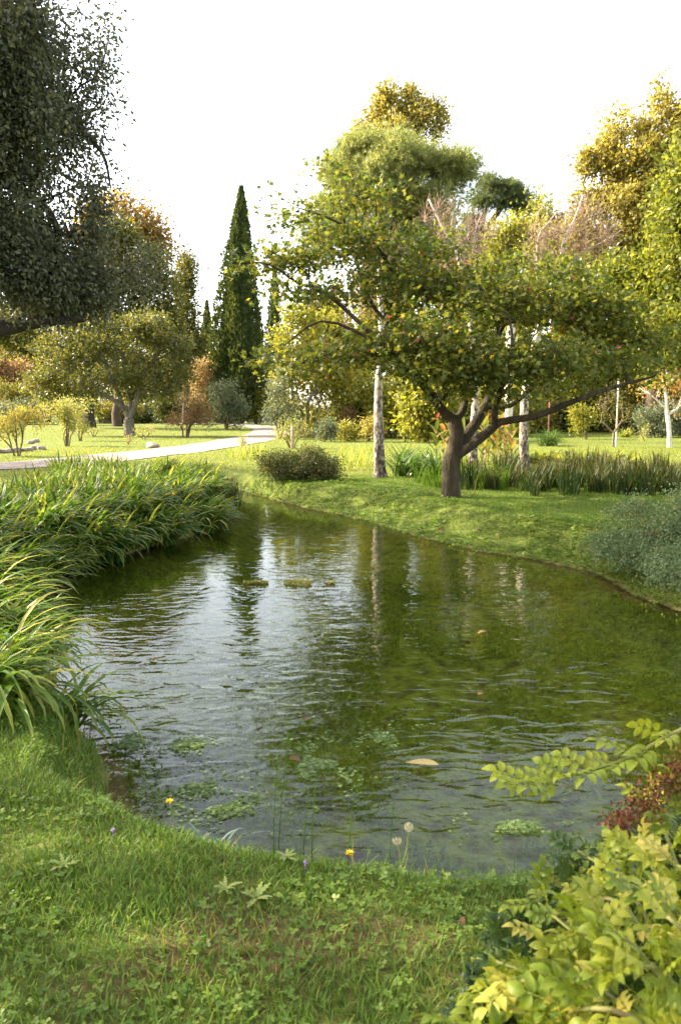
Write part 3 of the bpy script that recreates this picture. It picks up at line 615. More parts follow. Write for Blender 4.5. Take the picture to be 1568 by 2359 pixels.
# orange tree and evergreen behind the left lawn
tree('autumn_tree', 'orange leaved autumn tree rising behind the dark oak foliage', 'tree', at(270, 78), [B(255, 505, 55, 45, 78), B(325, 520, 55, 40, 78), B(360, 560, 30, 42, 78), B(300, 585, 80, 45, 79), B(250, 640, 60, 70, 79), B(215, 540, 40, 60, 78)], L_ORANGE, BARK, .4, .02, 420, 36, .7, .34, trunk_h=8)
tree('evergreen_oak', 'broad olive green evergreen tree behind the left lawn on a thick dark trunk', 'tree', at(205, 72), [B(255, 640, 60, 70, 70, 2.5), B(310, 610, 70, 70, 70, 2.5), B(360, 690, 50, 75, 71, 2.2), B(240, 560, 60, 50, 70, 2), B(375, 640, 20, 50, 71, 1.5, .6), B(170, 690, 90, 70, 68, 2.5), B(90, 720, 90, 60, 68, 2.5), B(230, 790, 60, 40, 71), B(280, 740, 100, 50, 70, 2.5), B(20, 750, 70, 60, 70), B(60, 800, 70, 50, 72), B(360, 750, 60, 50, 71), B(380, 760, 24, 40, 71, 1.5, .6)], L_OAK2, BARK_DARK, .5, .02, 1150, 44, .5, .30, trunk_h=5)
tree('ivy_clad_tree', 'slim ivy covered column of a tree beside the olive evergreen', 'tree', at(428, 86), [B(427, 622, 16, 40, 86), B(428, 680, 20, 50, 86), B(428, 745, 27, 55, 86), B(418, 815, 42, 55, 86), B(427, 596, 11, 18, 86), B(440, 790, 24, 40, 86)], L_OAK2, BARK, .35, .02, 420, 38, .5, .30, trunk_h=6)
# orchard tree on the left lawn
ba = onground(300, 1005); Ya = ba[1]
tree('orchard_tree', 'low rounded tree with several grey stems on the left lawn', 'tree', ba, [B(180, 805, 100, 55, Ya-1, 2.2), B(320, 790, 105, 55, Ya, 2.4), B(250, 860, 110, 45, Ya-1, 2.2), B(385, 840, 52, 50, Ya, 1.6), B(125, 860, 60, 45, Ya-.5, 1.6), B(110, 905, 36, 26, Ya-.5, 1, .5), B(200, 915, 34, 20, Ya-1, 1, .4), B(350, 880, 60, 30, Ya, 1.2, .6), B(420, 800, 24, 24, Ya, 1, .4), B(230, 745, 30, 20, Ya, 1, .4), B(200, 768, 90, 34, Ya, 2), B(320, 758, 90, 34, Ya, 2), B(140, 800, 60, 40, Ya, 1.6), B(395, 905, 40, 26, Ya, 1.2), B(90, 880, 40, 30, Ya-.5, 1.2, .6), B(300, 900, 60, 24, Ya+.5, 1.2, .4), B(420, 870, 26, 30, Ya, 1, .5), B(160, 900, 40, 22, Ya, 1, .6), B(330, 745, 60, 24, Ya, 1.2)], L_ORCH, BARK_GREY, .30, .012, 760, 30, .27, .19,
     limbs=[[A(298, 985, Ya), A(297, 965, Ya)], [A(297, 965, Ya), A(280, 925, Ya), A(262, 880, Ya-.5), A(235, 825, Ya-.8)], [A(298, 963, Ya), A(300, 925, Ya+.2), A(290, 880, Ya+.5), A(285, 820, Ya+.8)], [A(299, 964, Ya), A(314, 925, Ya), A(326, 872, Ya), A(345, 842, Ya), A(385, 815, Ya)], [A(288, 945, Ya), A(255, 918, Ya-.4), A(200, 895, Ya-.6)]], step=.5, flat=.8, lumps=20)
# plane trees and pines
tree('plane_tree', 'tall golden green plane tree crown rising above the umbrella pine', 'tree', at(915, 86), [B(912, 255, 38, 52, 86), B(865, 265, 26, 40, 86), B(965, 262, 36, 34, 86), B(882, 225, 14, 18, 86), B(945, 225, 18, 22, 86), B(1010, 295, 20, 28, 86, 1, .6), B(828, 315, 20, 36, 86, 1, .7), B(925, 320, 100, 45, 86), B(1005, 262, 20, 20, 86, 1, .5), B(850, 330, 50, 40, 86), B(900, 400, 90, 60, 87)], L_YELLOW, BARK, .5, .03, 430, 40, .42, .38, trunk_h=14, lumps=14)
Yp = 58; b = at(935, Yp)
tree('umbrella_pine', 'umbrella pine with a broad flat topped light green crown', 'tree', b, [B(850, 400, 95, 55, Yp, 3.2), B(800, 520, 70, 50, Yp, 2.4, .6), B(960, 600, 90, 60, Yp, 2.4, .5), B(950, 375, 95, 45, Yp, 3.4), B(1030, 385, 55, 42, Yp, 2.2), B(800, 430, 55, 55, Yp, 2.2), B(770, 475, 34, 50, Yp, 1.5), B(900, 450, 95, 45, Yp-1, 3), B(1060, 420, 28, 40, Yp, 1.2, .6), B(900, 520, 80, 40, Yp-1, 2.2, .6), B(1000, 470, 30, 24, Yp-1, 1.2), B(985, 560, 60, 30, Yp-1, 2, .4), B(720, 560, 30, 40, Yp, 1.2, .7)], L_PINE, BARK, .36, .025, 1200, 22, .62, .46, NEEDLES,
     limbs=[[A(936, 800, Yp), A(938, 640, Yp), A(942, 540, Yp)], [A(942, 540, Yp), A(960, 470, Yp), A(1010, 430, Yp), A(1045, 410, Yp)], [A(942, 545, Yp), A(890, 480, Yp), A(820, 440, Yp)], [A(942, 530, Yp), A(945, 440, Yp), A(940, 390, Yp)]], out=.3, step=.9, sag=-.1, flat=.7, up=.2)
Yq = 70; b = at(1085, Yq)
tree('leaning_pine', 'smaller dark pine leaning right beside the umbrella pine', 'tree', b, [B(1130, 425, 22, 22, Yq, 1.0), B(1178, 440, 32, 20, Yq, 1.3), B(1110, 465, 24, 16, Yq, 1.0, .7), B(1196, 468, 20, 12, Yq, .9), B(1150, 470, 24, 14, Yq, 1.0, .5), B(1090, 510, 26, 20, Yq, 1, .5)], L_PINE2, BARK_DARK, .3, .035, 190, 20, .42, .46, NEEDLES,
     limbs=[[A(1086, 700, Yq), A(1095, 570, Yq), A(1125, 520, Yq), A(1160, 470, Yq)], [A(1095, 575, Yq), A(1110, 520, Yq), A(1120, 460, Yq)]], out=.3, step=.9, flat=.7)
tree('golden_plane_tree', 'big golden yellow plane tree on the right skyline', 'tree', at(1500, 50), [B(1420, 320, 38, 50, 50), B(1400, 400, 45, 50, 50), B(1490, 300, 34, 40, 50), B(1520, 240, 22, 40, 50), B(1560, 290, 36, 60, 50), B(1480, 390, 60, 60, 49), B(1545, 400, 50, 70, 50), B(1380, 470, 50, 45, 50), B(1450, 480, 70, 50, 49), B(1530, 500, 50, 60, 50), B(1352, 378, 16, 22, 50, .5, .5), B(1330, 540, 50, 40, 51), B(1600, 380, 60, 120, 51), B(1440, 570, 80, 60, 51), B(1360, 600, 60, 40, 52), B(1530, 600, 70, 60, 51), B(1460, 420, 70, 60, 51)], L_YELLOW, BARK, .45, .02, 900, 40, .30, .27, trunk_h=7, lumps=16)
tree('leafy_tree', 'near leafy green tree entering along the right edge', 'tree', (8.9, 17.6, gz(8.9, 17.6)), [B(1555, 400, 36, 90, 17.5, .8), B(1575, 560, 60, 90, 17.2, 1), B(1500, 650, 65, 60, 17.5, .9), B(1540, 740, 60, 60, 17, .9), B(1440, 625, 55, 36, 18, .7), B(1400, 660, 50, 30, 18.4, .7, .6), B(1560, 480, 45, 60, 17.8, .8), B(1530, 840, 50, 34, 17.3, .6, .6), B(1640, 600, 80, 240, 17.5, 1.5)], L_GREEN, BARK, .2, .008, 950, 22, .22, .115, OVAL, trunk_h=1.8, step=.4)
tree('light_green_tree', 'sunlit light green tree with a rounded top between the two white branched birches', 'tree', at(1170, 40), [B(1165, 545, 36, 40, 40), B(1185, 600, 55, 40, 40), B(1140, 610, 40, 40, 40), B(1215, 540, 22, 40, 40, .7, .6), B(1180, 700, 70, 60, 41), B(1240, 490, 18, 26, 41, .5, .6)], L_YG, BARK_PALE, .2, .012, 320, 32, .34, .21, trunk_h=5)
# woodland behind the far lawn and behind the maple
WOOD_G = 'trees of the wood behind the far lawn'
for i, (px, Y, bl, mat, lab) in enumerate([
    (885, 60, [B(880, 650, 80, 70, 58), B(840, 740, 70, 70, 58), B(920, 760, 80, 80, 58), B(900, 600, 50, 40, 58)], L_YG, 'yellow green tree right behind the left half of the maple crown'),
    (1030, 56, [B(1020, 650, 80, 80, 56), B(1060, 760, 90, 90, 56), B(990, 850, 80, 70, 56), B(960, 500, 40, 60, 56, 1, .6)], L_YG, 'yellow tree behind the centre of the maple, poking above it'),
    (1250, 62, [B(1240, 700, 90, 80, 62), B(1180, 810, 80, 80, 62), B(1300, 800, 80, 90, 62), B(1260, 610, 60, 50, 62)], L_APPLE, 'olive tree behind the right half of the maple crown'),
    (1400, 58, [B(1390, 700, 90, 90, 57), B(1350, 820, 80, 80, 57), B(1430, 830, 90, 80, 57), B(1420, 600, 80, 60, 57)], L_YG, 'yellow green tree at the back of the right lawn'),
    (1620, 70, [B(1600, 820, 60, 100, 70), B(1640, 700, 80, 120, 70)], L_OAK2, 'dark tree at the right edge behind the oleander'),
    (1330, 74, [B(1310, 880, 90, 70, 74), B(1420, 890, 90, 60, 74), B(1360, 800, 100, 70, 74)], L_OAK2, 'dark low tree at the very back of the right lawn'),
    (1100, 72, [B(1090, 880, 90, 60, 72), B(1180, 890, 80, 60, 72), B(1010, 880, 80, 60, 72)], L_OAK2, 'dark low tree straight behind the maple trunk'),
    (1500, 72, [B(1480, 900, 80, 60, 72), B(1550, 880, 80, 60, 72)], L_OAK2, 'dark low tree behind the young orange birch'),
    (1530, 60, [B(1520, 700, 90, 90, 58), B(1500, 830, 90, 80, 58), B(1590, 800, 80, 120, 58), B(1520, 600, 70, 60, 58)], L_APPLE, 'olive tree at the back right corner of the lawn'),
    (770, 64, [B(770, 760, 60, 60, 62), B(720, 830, 60, 60, 62), B(810, 850, 60, 60, 62)], L_APPLE, 'olive tree behind the yellow camellia shrub')]):
    tree('woodland_tree', lab, 'tree', at(px, Y), bl, mat, BARK, .3, .02, 560, 34, .5, .30, group=WOOD_G, trunk_h=3)
for i, (px, Y, w, h, mat, lab) in enumerate([
    (30, 100, 80, 90, L_PINKISH, 'pinkish brown tree at the far left behind the lawn'), (110, 108, 60, 100, L_ORANGE, 'yellow orange tree at the far left, partly behind the orchard tree'),
    (30, 125, 90, 150, L_OAK2, 'dark green tree at the far left behind the pinkish tree'), (190, 118, 90, 110, L_OAK2, 'dark green tree behind the thick dark trunk'),
    (330, 108, 70, 70, L_OAK2, 'dark tree filling the gap behind the orchard tree'), (420, 112, 60, 60, L_OAK2, 'dark tree behind the ivy covered column')]):
    tree('distant_tree', lab, 'tree', at(px, Y), [B(px, 945-h*.9, w, h*.6, Y), B(px-w*.5, 945-h*.4, w*.6, h*.4, Y), B(px+w*.5, 945-h*.5, w*.6, h*.4, Y)], mat, BARK_DARK, .3, .03, 320, 32, .75, .42, group='trees at the far left', trunk_h=2)
# dark undergrowth hedges along the far edges, each a bush of its own
HG = 'dark bushes closing off the lawn'
for i, (px, py, w, h, Y, mat, lab) in enumerate([
    (60, 945, 70, 26, 88, L_GREY, 'grey green bush low at the far left edge'), (170, 940, 50, 30, 96, L_SHRUB, 'dark bush left of the dark trunk'), (360, 950, 60, 26, 98, L_SHRUB, 'dark bush behind the orchard trunk, right of the wall'),
    (460, 930, 50, 40, 96, L_OAK2, 'dark bush behind the reddish rose'), (900, 930, 60, 55, 46, L_YG, 'bush coloured yellow as if sunlit, left behind the birch trunk'), (985, 930, 60, 60, 40, L_YG, 'bush coloured yellow as if sunlit between birch and maple trunks'),  # yellow leaf colour on bushes behind the maple stands in for sunlight
    (1110, 950, 70, 50, 48, L_YG, 'bush coloured yellow as if sunlit behind the canna bed'), (1220, 960, 60, 40, 54, L_APPLE, 'olive bush behind the grass tuft'), (1310, 965, 60, 30, 58, L_SHRUB, 'dark bush behind the rusty iron stake'),
    (1400, 960, 70, 36, 60, L_SHRUB, 'dark bush behind the staked sapling'), (270, 945, 60, 26, 94, L_APPLE, 'olive bush in front of the rubble wall'), (400, 935, 50, 40, 90, L_SHRUB, 'dark bush between orchard tree and reddish rose'), (150, 925, 60, 40, 84, L_APPLE, 'olive bush behind the creamy rose'), (20, 920, 60, 40, 92, L_APPLE, 'olive bush at the left edge behind the yellow rose'),
    (760, 985, 50, 22, 50, L_APPLE, 'olive bush at the foot of the yellow camellia'), (840, 940, 50, 50, 48, L_SHRUB, 'dark bush above the rubble wall fragment'), (1050, 960, 50, 50, 42, L_APPLE, 'olive bush straight behind the forked maple limbs'), (1170, 930, 60, 50, 50, L_YG, 'bush coloured yellow as if sunlit above the cannas'), (1460, 950, 60, 45, 56, L_APPLE, 'olive bush left behind the oleander'), (1340, 930, 60, 50, 62, L_APPLE, 'olive bush above the yellow sapling'),
    (1250, 930, 60, 40, 62, L_OAK2, 'evergreen bush above the grass tuft'), (1600, 960, 60, 45, 50, L_SHRUB, 'dark bush right of the oleander')]):
    shrub('hedge_bush', lab, at(px, Y), [B(px, py, w, h, Y), B(px-w*.5, py+h*.3, w*.6, h*.7, Y-.5), B(px+w*.5, py+h*.3, w*.6, h*.7, Y-.5)], mat, 220, 28, .38, .24, 4, group=HG, R=.06, step=.6)

# ------------------------------------------------------------------ birches
def birch(label, base, pts, R, blobs, n, leafmat_=None, rtip=.008, limbs=(), per=3, size=.05, whites=True):
    root = empty('birch_tree', base, label, 'tree', 'birches'); base = np.array(base)
    sk = Skel(base-np.array([0, 0, .06])); t = sk.line(pts, 0, 4)
    P = np.array(sk.P); g = Geo(); m = len(P); u = np.linspace(0, 1, m)
    rr = R*(1-.82*u); rr[0] *= 1.45; rr[1] *= 1.15; tube(g, P, rr, 14)
    if limbs:
        for l in limbs:
            c = catmull(l, 5); tube(g, c, np.linspace(R*.26, R*.07, len(c)), 7)
    tr = g.build('trunk', BIRCH, root, origin=base)
    for l in limbs: sk.line(l, None, 4)
    att = blob_pts(blobs, n, .5); sk2 = Skel(base); sk2.P = list(sk.P); sk2.par = list(sk.par); sk2.grow(att, .35, .15, 0, max(4, m//2))
    g = Geo(); P2 = np.array(sk2.P); k0 = len(sk.P)
    kids = [[] for _ in P2]
    for i in range(1, len(P2)): kids[sk2.par[i]].append(i)
    st = [i for i in range(k0, len(P2)) if sk2.par[i] < k0]
    while st:
        i = st.pop(); ch = [i]
        while kids[ch[-1]]: st += kids[ch[-1]][1:]; ch.append(kids[ch[-1]][0])
        pts_ = np.vstack([P2[sk2.par[i]], P2[ch]]); tube(g, pts_, np.linspace(rtip*1.6, rtip*.5, len(pts_)), 3, v=random.random())
    # fine twig sprays at every branch end
    M = len(att)*5; a = np.repeat(att, 5, 0); d = nrm(rng.normal(size=(M, 3))+np.array([0, 0, .7])); q = a+d*rng.uniform(.25, .6, M)[:, None]
    for p, e in zip(a, q): tube(g, [p, (p+e)/2+rng.normal(0, .03, 3), e], [rtip*.7, rtip*.5, rtip*.3], 3, False)
    g.build('twigs', TWIG_PINK, root, origin=base)
    if leafmat_:
        g = Geo(); foliage(g, att, att.mean(0), RHOMB, per, .25, size); g.build('leaves', leafmat_, root, smooth=False, origin=base)
    return root
b1 = onground(876, 1102); Y1 = b1[1]
birch('thick birch trunk with peeling white and black bark left of the maple', b1, [A(873, 1050, Y1), A(871, 960, Y1), A(872, 880, Y1), A(878, 760, Y1), A(872, 640, Y1+.2), A(880, 520, Y1+.4)], .15, [B(870, 640, 60, 120, Y1+.5, .8), B(820, 700, 60, 60, Y1+.6, .8), B(900, 560, 40, 60, Y1+.6, .6)], 60, L_YG)
b2 = onground(1088, 1086); Y2 = b2[1]
birch('white birch trunk just behind the maple trunk', b2, [A(1090, 1000, Y2), A(1094, 900, Y2), A(1085, 760, Y2), A(1062, 620, Y2), A(1046, 569, Y2), A(1020, 525, Y2), A(987, 459, Y2)], .12,
      [B(1010, 500, 36, 40, Y2, .6), B(1060, 560, 60, 50, Y2, .9), B(1100, 540, 45, 50, Y2, .7), B(1040, 620, 60, 40, Y2, .8)], 150, None, limbs=[[A(1070, 660, Y2), A(1085, 600, Y2), A(1095, 530, Y2), A(1110, 490, Y2)], [A(1055, 600, Y2), A(1040, 540, Y2), A(1042, 490, Y2)]])
b3 = onground(1207, 1084); Y3 = b3[1]
birch('birch trunk wrapped in twigs, right of the maple above the dark blades', b3, [A(1206, 1000, Y3), A(1210, 900, Y3), A(1235, 780, Y3), A(1284, 650, Y3), A(1299, 555, Y3), A(1321, 511, Y3), A(1342, 451, Y3)], .135,
      [B(1300, 540, 60, 70, Y3, .9), B(1360, 570, 60, 60, Y3, .9), B(1250, 560, 40, 50, Y3, .7), B(1340, 500, 40, 45, Y3, .6), B(1390, 540, 36, 36, Y3, .5), B(1290, 620, 90, 40, Y3, .8)], 240, L_YELLOW, limbs=[[A(1240, 765, Y3), A(1236, 640, Y3), A(1238, 553, Y3), A(1259, 517, Y3), A(1306, 463, Y3)], [A(1262, 700, Y3), A(1321, 599, Y3), A(1396, 553, Y3), A(1430, 530, Y3)], [A(1296, 587, Y3), A(1300, 540, Y3), A(1305, 470, Y3)]], per=4, size=.07)
b4 = onground(1541, 1032); Y4 = b4[1]
tree('young_birch', 'slender white stemmed birch with orange leaves on the far right lawn', 'tree', b4, [B(1545, 880, 45, 40, Y4, .9), B(1490, 895, 34, 22, Y4, .6, .6), B(1560, 930, 30, 22, Y4, .5, .6), B(1590, 880, 40, 50, Y4, .8), B(1530, 850, 40, 30, Y4, .7)], L_ORANGE, BARK_PALE, .10, .012, 110, 16, .25, .13,
     limbs=[[A(1540, 990, Y4), A(1535, 945, Y4), A(1532, 905, Y4), A(1524, 870, Y4), A(1518, 830, Y4)], [A(1535, 945, Y4), A(1515, 925, Y4), A(1492, 905, Y4)]])
# ------------------------------------------------------------------ shrubs: left lawn
p = onground(45, 1053); Y = p[1]
shrub('rose_bush', 'bushy yellow leaved rose at the left edge of the lawn', p, [B(30, 985, 50, 32, Y, .7), B(70, 970, 45, 30, Y, .6), B(50, 955, 40, 16, Y, .5), B(-10, 990, 40, 30, Y, .6)], L_ROSE, 170, 20, .13, .075, 6, extra=blossoms(L_PINK_FL, 8, .035), group='roses on the left lawn')
p = onground(158, 1029); Y = p[1]
shrub('rose_bush', 'tall pale rose bush with creamy leaves, right of the yellow one', p, [B(150, 960, 26, 30, Y, .5), B(140, 938, 34, 16, Y, .5), B(165, 985, 18, 20, Y, .4), B(200, 930, 14, 6, Y, .2, .6)], L_ROSEP, 130, 20, .13, .085, 6, group='roses on the left lawn')
p = onground(187, 1017); Y = p[1]
shrub('rose_bush', 'second pale green rose bush close behind the creamy one', p, [B(188, 960, 22, 24, Y, .5), B(190, 985, 16, 14, Y, .4), B(175, 945, 20, 12, Y, .4)], L_ROSEP, 90, 18, .14, .09, 5, extra=blossoms(L_RED, 8, .05), group='roses on the left lawn')
p = onground(428, 1009); Y = p[1]
shrub('rose_bush', 'reddish rounded rose shrub on forked stems beside the path', p, [B(440, 940, 46, 26, Y, 1), B(420, 965, 36, 18, Y, .8), B(470, 955, 30, 22, Y, .8), B(450, 920, 34, 12, Y, .7)], L_RED, 150, 20, .22, .11, 4, extra=blossoms(L_RED_FL, 14, .05), R=.05, group='roses on the left lawn')
p = onground(330, 1013); Y = p[1]
shrub('rose_bush', 'small pink flowered rose in front of the orchard trunk', p, [B(345, 992, 12, 10, Y, .3), B(325, 996, 14, 8, Y, .3)], L_ROSEP, 30, 12, .12, .07, 3, extra=blossoms(L_PINK_FL, 7, .05), group='roses on the left lawn')
p = onground(296, 1025); Y = p[1]
shrub('rose_bush', 'tiny pink flowered rose nearest the path edge', p, [B(300, 1012, 14, 7, Y, .3)], L_ROSEP, 16, 10, .10, .06, 3, extra=blossoms(L_PINK_FL, 5, .045), group='roses on the left lawn')
p = onground(215, 1008); Y = p[1]
shrub('rose_bush', 'sparse thin rose with few pink flowers left of the orchard tree', p, [B(232, 992, 18, 10, Y, .4), B(214, 996, 14, 8, Y, .3)], L_ROSEP, 24, 10, .14, .07, 4, extra=blossoms(L_PINK_FL, 5, .05), group='roses on the left lawn')
p = at(522, 64); Y = 64
shrub('evergreen_shrub', 'large dark rounded evergreen shrub beside the path bend', p, [B(525, 925, 42, 36, Y, 1.6), B(500, 950, 34, 30, Y, 1.3), B(545, 950, 28, 34, Y, 1.2), B(520, 900, 30, 16, Y, 1)], L_GREY, 210, 26, .28, .17, 5, R=.09, step=.5)
p = at(592, 92); Y = 92
shrub('yellow_hedge', 'bright yellow green hedge behind the far end of the path', p, [B(590, 925, 34, 36, Y, 2), B(575, 945, 26, 26, Y, 1.5), B(615, 925, 30, 40, Y, 1.6), B(560, 905, 20, 14, Y, 1)], L_YG, 200, 28, .45, .26, 4, R=.1, step=.6)
p = at(460, 90); Y = 90
shrub('feathery_shrub', 'feathery beige shrub at the foot of the tallest cypress', p, [B(460, 845, 28, 26, Y, 1.5), B(445, 875, 28, 24, Y, 1.5), B(478, 870, 20, 28, Y, 1.2), B(465, 900, 34, 30, Y, 1.5)], L_BEIGE, 150, 26, .45, .24, 5, R=.08, step=.6)
p = onground(560, 1036); Y = p[1]
shrub('young_plant', 'thin young yellowish plant at the path edge', p, [B(559, 1010, 5, 14, Y, .12), B(557, 1022, 5, 8, Y, .1)], L_ROSEP, 18, 8, .06, .08, 1, group='slim young plants on the lawns', R=.015)
# centre
p = at(705, 46); Y = 46
shrub('camellia_shrub', 'large glossy yellow leaved shrub left of the birch trunk', p, [B(700, 740, 55, 45, Y, 1.6), B(655, 800, 32, 55, Y, 1.2), B(735, 810, 65, 55, Y, 1.6), B(670, 880, 50, 50, Y, 1.4), B(745, 900, 65, 50, Y, 1.5), B(800, 870, 50, 60, Y, 1.4), B(690, 950, 45, 36, Y, 1.2), B(770, 950, 50, 30, Y, 1.2)], L_YG, 430, 22, .32, .20, 5, OVAL and BARK_GREY, tpl=OVAL, R=.09, step=.5)
p = at(642, 44); Y = 44
shrub('climbing_rose', 'grey green upright bush trained by the yellow shrub', p, [B(640, 900, 24, 36, Y, .8), B(632, 945, 22, 40, Y, .8), B(655, 960, 30, 34, Y, .8)], L_GREY, 130, 22, .22, .14, 5, R=.05)
p = onground(672, 1034); Y = p[1]
shrub('rose_standard', 'small rose with reddish tips tied to the wooden post', p, [B(660, 985, 28, 22, Y, .5), B(645, 1000, 20, 22, Y, .4), B(690, 990, 20, 20, Y, .4)], L_ROSEP, 60, 14, .14, .08, 5, extra=blossoms(L_RED, 6, .05), group='roses by the post')
for (px, py, w, h, Y, mat, lab) in [(745, 990, 36, 15, 40, L_GREY, 'grey leaved low bush in the border left of the birch'), (800, 995, 30, 16, 41, L_YG, 'yellow green low bush in the border beside the stone wall'), (850, 985, 18, 20, 40, L_YELLOW, 'golden feathery bush touching the birch trunk'), (790, 965, 26, 14, 45, L_RED, 'reddish low bush under the yellow shrub')]:
    shrub('border_bush', lab, at(px, Y), [B(px, py, w, h, Y), B(px+w*.4, py+h*.3, w*.6, h*.7, Y)], mat, 60, 22, .2, .13, 4, group='low bushes of the sunny border', R=.03)
p = onground(692, 1108); Y = p[1]
shrub('waterside_bush', 'low dark spreading bush at the head of the pond', p, [B(640, 1078, 42, 26, Y, .5), B(700, 1072, 55, 34, Y, .6), B(755, 1080, 36, 28, Y, .5), B(650, 1055, 50, 14, Y+.2, .4, .5), B(720, 1045, 40, 12, Y, .4, .5), B(612, 1060, 22, 20, Y, .3, .5)], L_SHRUB, 620, 26, .075, .045, 9, tpl=RHOMB, R=.014, rtip=.003, step=.15, lumps=0)
# right lawn
p = at(1510, 46.5); Y = 46.5
shrub('oleander', 'wide grey green rounded oleander at the right end of the lawn', p, [B(1490, 965, 36, 28, Y, 1), B(1540, 960, 46, 32, Y, 1.1), B(1515, 985, 60, 22, Y, 1), B(1590, 970, 40, 36, Y, 1)], L_GREY, 220, 26, .24, .16, 6, R=.05, step=.4)
p = onground(1352, 1013); Y = p[1]
shrub('yellow_sapling', 'small yellow leaved bush on a thin stem on the right lawn', p, [B(1345, 965, 24, 20, Y, .5), B(1325, 955, 18, 16, Y, .4), B(1335, 985, 14, 12, Y, .3)], L_YG, 70, 18, .2, .14, 2, R=.035)
p = onground(1411, 1031); Y = p[1]
tree('bare_sapling', 'nearly bare sapling with fine twigs tied to a pale stake', 'tree', p, [B(1405, 945, 30, 40, Y, .6), B(1435, 950, 28, 30, Y, .5), B(1385, 930, 24, 36, Y, .5), B(1420, 905, 30, 30, Y, .5)], L_APPLE, STEM, .055, .006, 150, 4, .15, .07, trunk_h=.6)
p = onground(1482, 1020); Y = p[1]
shrub('young_plant', 'slim leafy seedling in front of the oleander', p, [B(1484, 985, 5, 16, Y, .15), B(1480, 1003, 8, 8, Y, .2)], L_ROSEP, 20, 10, .08, .09, 1, group='slim young plants on the lawns', R=.02)
# cotoneaster at the water's edge
cb = np.array([4.3, 8.8, gz(4.3, 8.8)])
shrub('cotoneaster', 'low mounded blue green cotoneaster overhanging the water at right', cb, [B(1480, 1200, 70, 40, 9.6, .7), B(1560, 1180, 90, 60, 9.4, .8), B(1430, 1270, 60, 50, 9.2, .6), B(1520, 1290, 90, 70, 8.8, .8), B(1420, 1330, 50, 26, 8.8, .5), B(1500, 1360, 70, 34, 8.4, .5), B(1570, 1370, 60, 50, 8.0, .6), B(1640, 1280, 90, 110, 8.8, .9), B(1555, 1390, 60, 36, 7.7, .5), B(1375, 1310, 28, 24, 9.2, .3, .6)], L_COTO, 1500, 30, .075, .032, 10, R=.012, rtip=.0025, step=.2, droop=.5, lumps=12)

# ------------------------------------------------------------------ bladed plants
def blades(geo, base, az, L, w, e0, bend, v, seg=7, twist=0.0):
    """strap leaves: base (M,3), azimuth, length, width, start elevation, total downward bend"""
    M = len(base); u = np.linspace(0, 1, seg+1); P = np.zeros((M, seg+1, 3)); P[:, 0] = base
    dirh = np.stack([np.cos(az), np.sin(az)], -1)
    for i in range(seg):
        e = e0-bend*((i+.5)/seg)**1.4
        P[:, i+1] = P[:, i]+(L/seg)[:, None]*np.concatenate([dirh*np.cos(e)[:, None], np.sin(e)[:, None]], 1)
    side = np.stack([-np.sin(az+twist), np.cos(az+twist), 0*az], -1); prof = (np.minimum(1, u*4+.45)*np.clip(1-u**3.2, 0, 1)**.8)
    hw = w[:, None]*.5*prof[None]; dv = np.diff(P, axis=1, append=P[:, -1:]*2-P[:, -2:-1]); up = nrm(np.cross(nrm(dv), side[:, None]))
    V = np.stack([P-side[:, None]*hw[..., None]+up*hw[..., None]*.35, P, P+side[:, None]*hw[..., None]+up*hw[..., None]*.35], 2)
    n = seg+1; i = np.arange(n*3).reshape(n, 3)
    f = np.concatenate([np.stack([i[:-1, k], i[:-1, k+1], i[1:, k+1], i[1:, k]], -1) for k in (0, 1)])
    off = (np.arange(M)*n*3)[:, None, None]
    geo.add(V.reshape(-1, 3), [(f[None]+off).reshape(-1, 4)], [np.repeat(v, len(f))], np.tile(np.repeat(u, 3), M))
def clump_mesh(n, L, w, e0, bend, rad, lean=None, v=None):
    v = v or (lambda n: rng.random(n)*.975)
    g = Geo(); az = rng.random(n)*2*pi
    if lean is not None: az = lean[0]+rng.normal(0, lean[1], n)
    r = rad*np.sqrt(rng.random(n)); a2 = rng.random(n)*2*pi; base = np.stack([r*np.cos(a2), r*np.sin(a2), np.full(n, -.03)], 1)
    blades(g, base, az, rng.uniform(*L, n), rng.uniform(*w, n), np.radians(rng.uniform(*e0, n)), np.radians(rng.uniform(*bend, n)), v(n), twist=rng.normal(0, .3, n))
    return g
def proto(name, g, mat, label, cat, group):
    o = g.build(name, mat, smooth=True); tag(o, label, cat, group); return o
def place(protos, spots, used, label=None):
    for k, (x, y, rz, s) in enumerate(spots):
        p = protos[k % len(protos)]
        if p.name in used: o = p.copy(); COL.objects.link(o)
        else: o = p; used.add(p.name)
        o.location = (x, y, gz(x, y)); o.rotation_euler = (0, 0, rz); o.scale = (s, s, s*rng.uniform(.9, 1.1))
        if label: o['label'] = label
used = set()
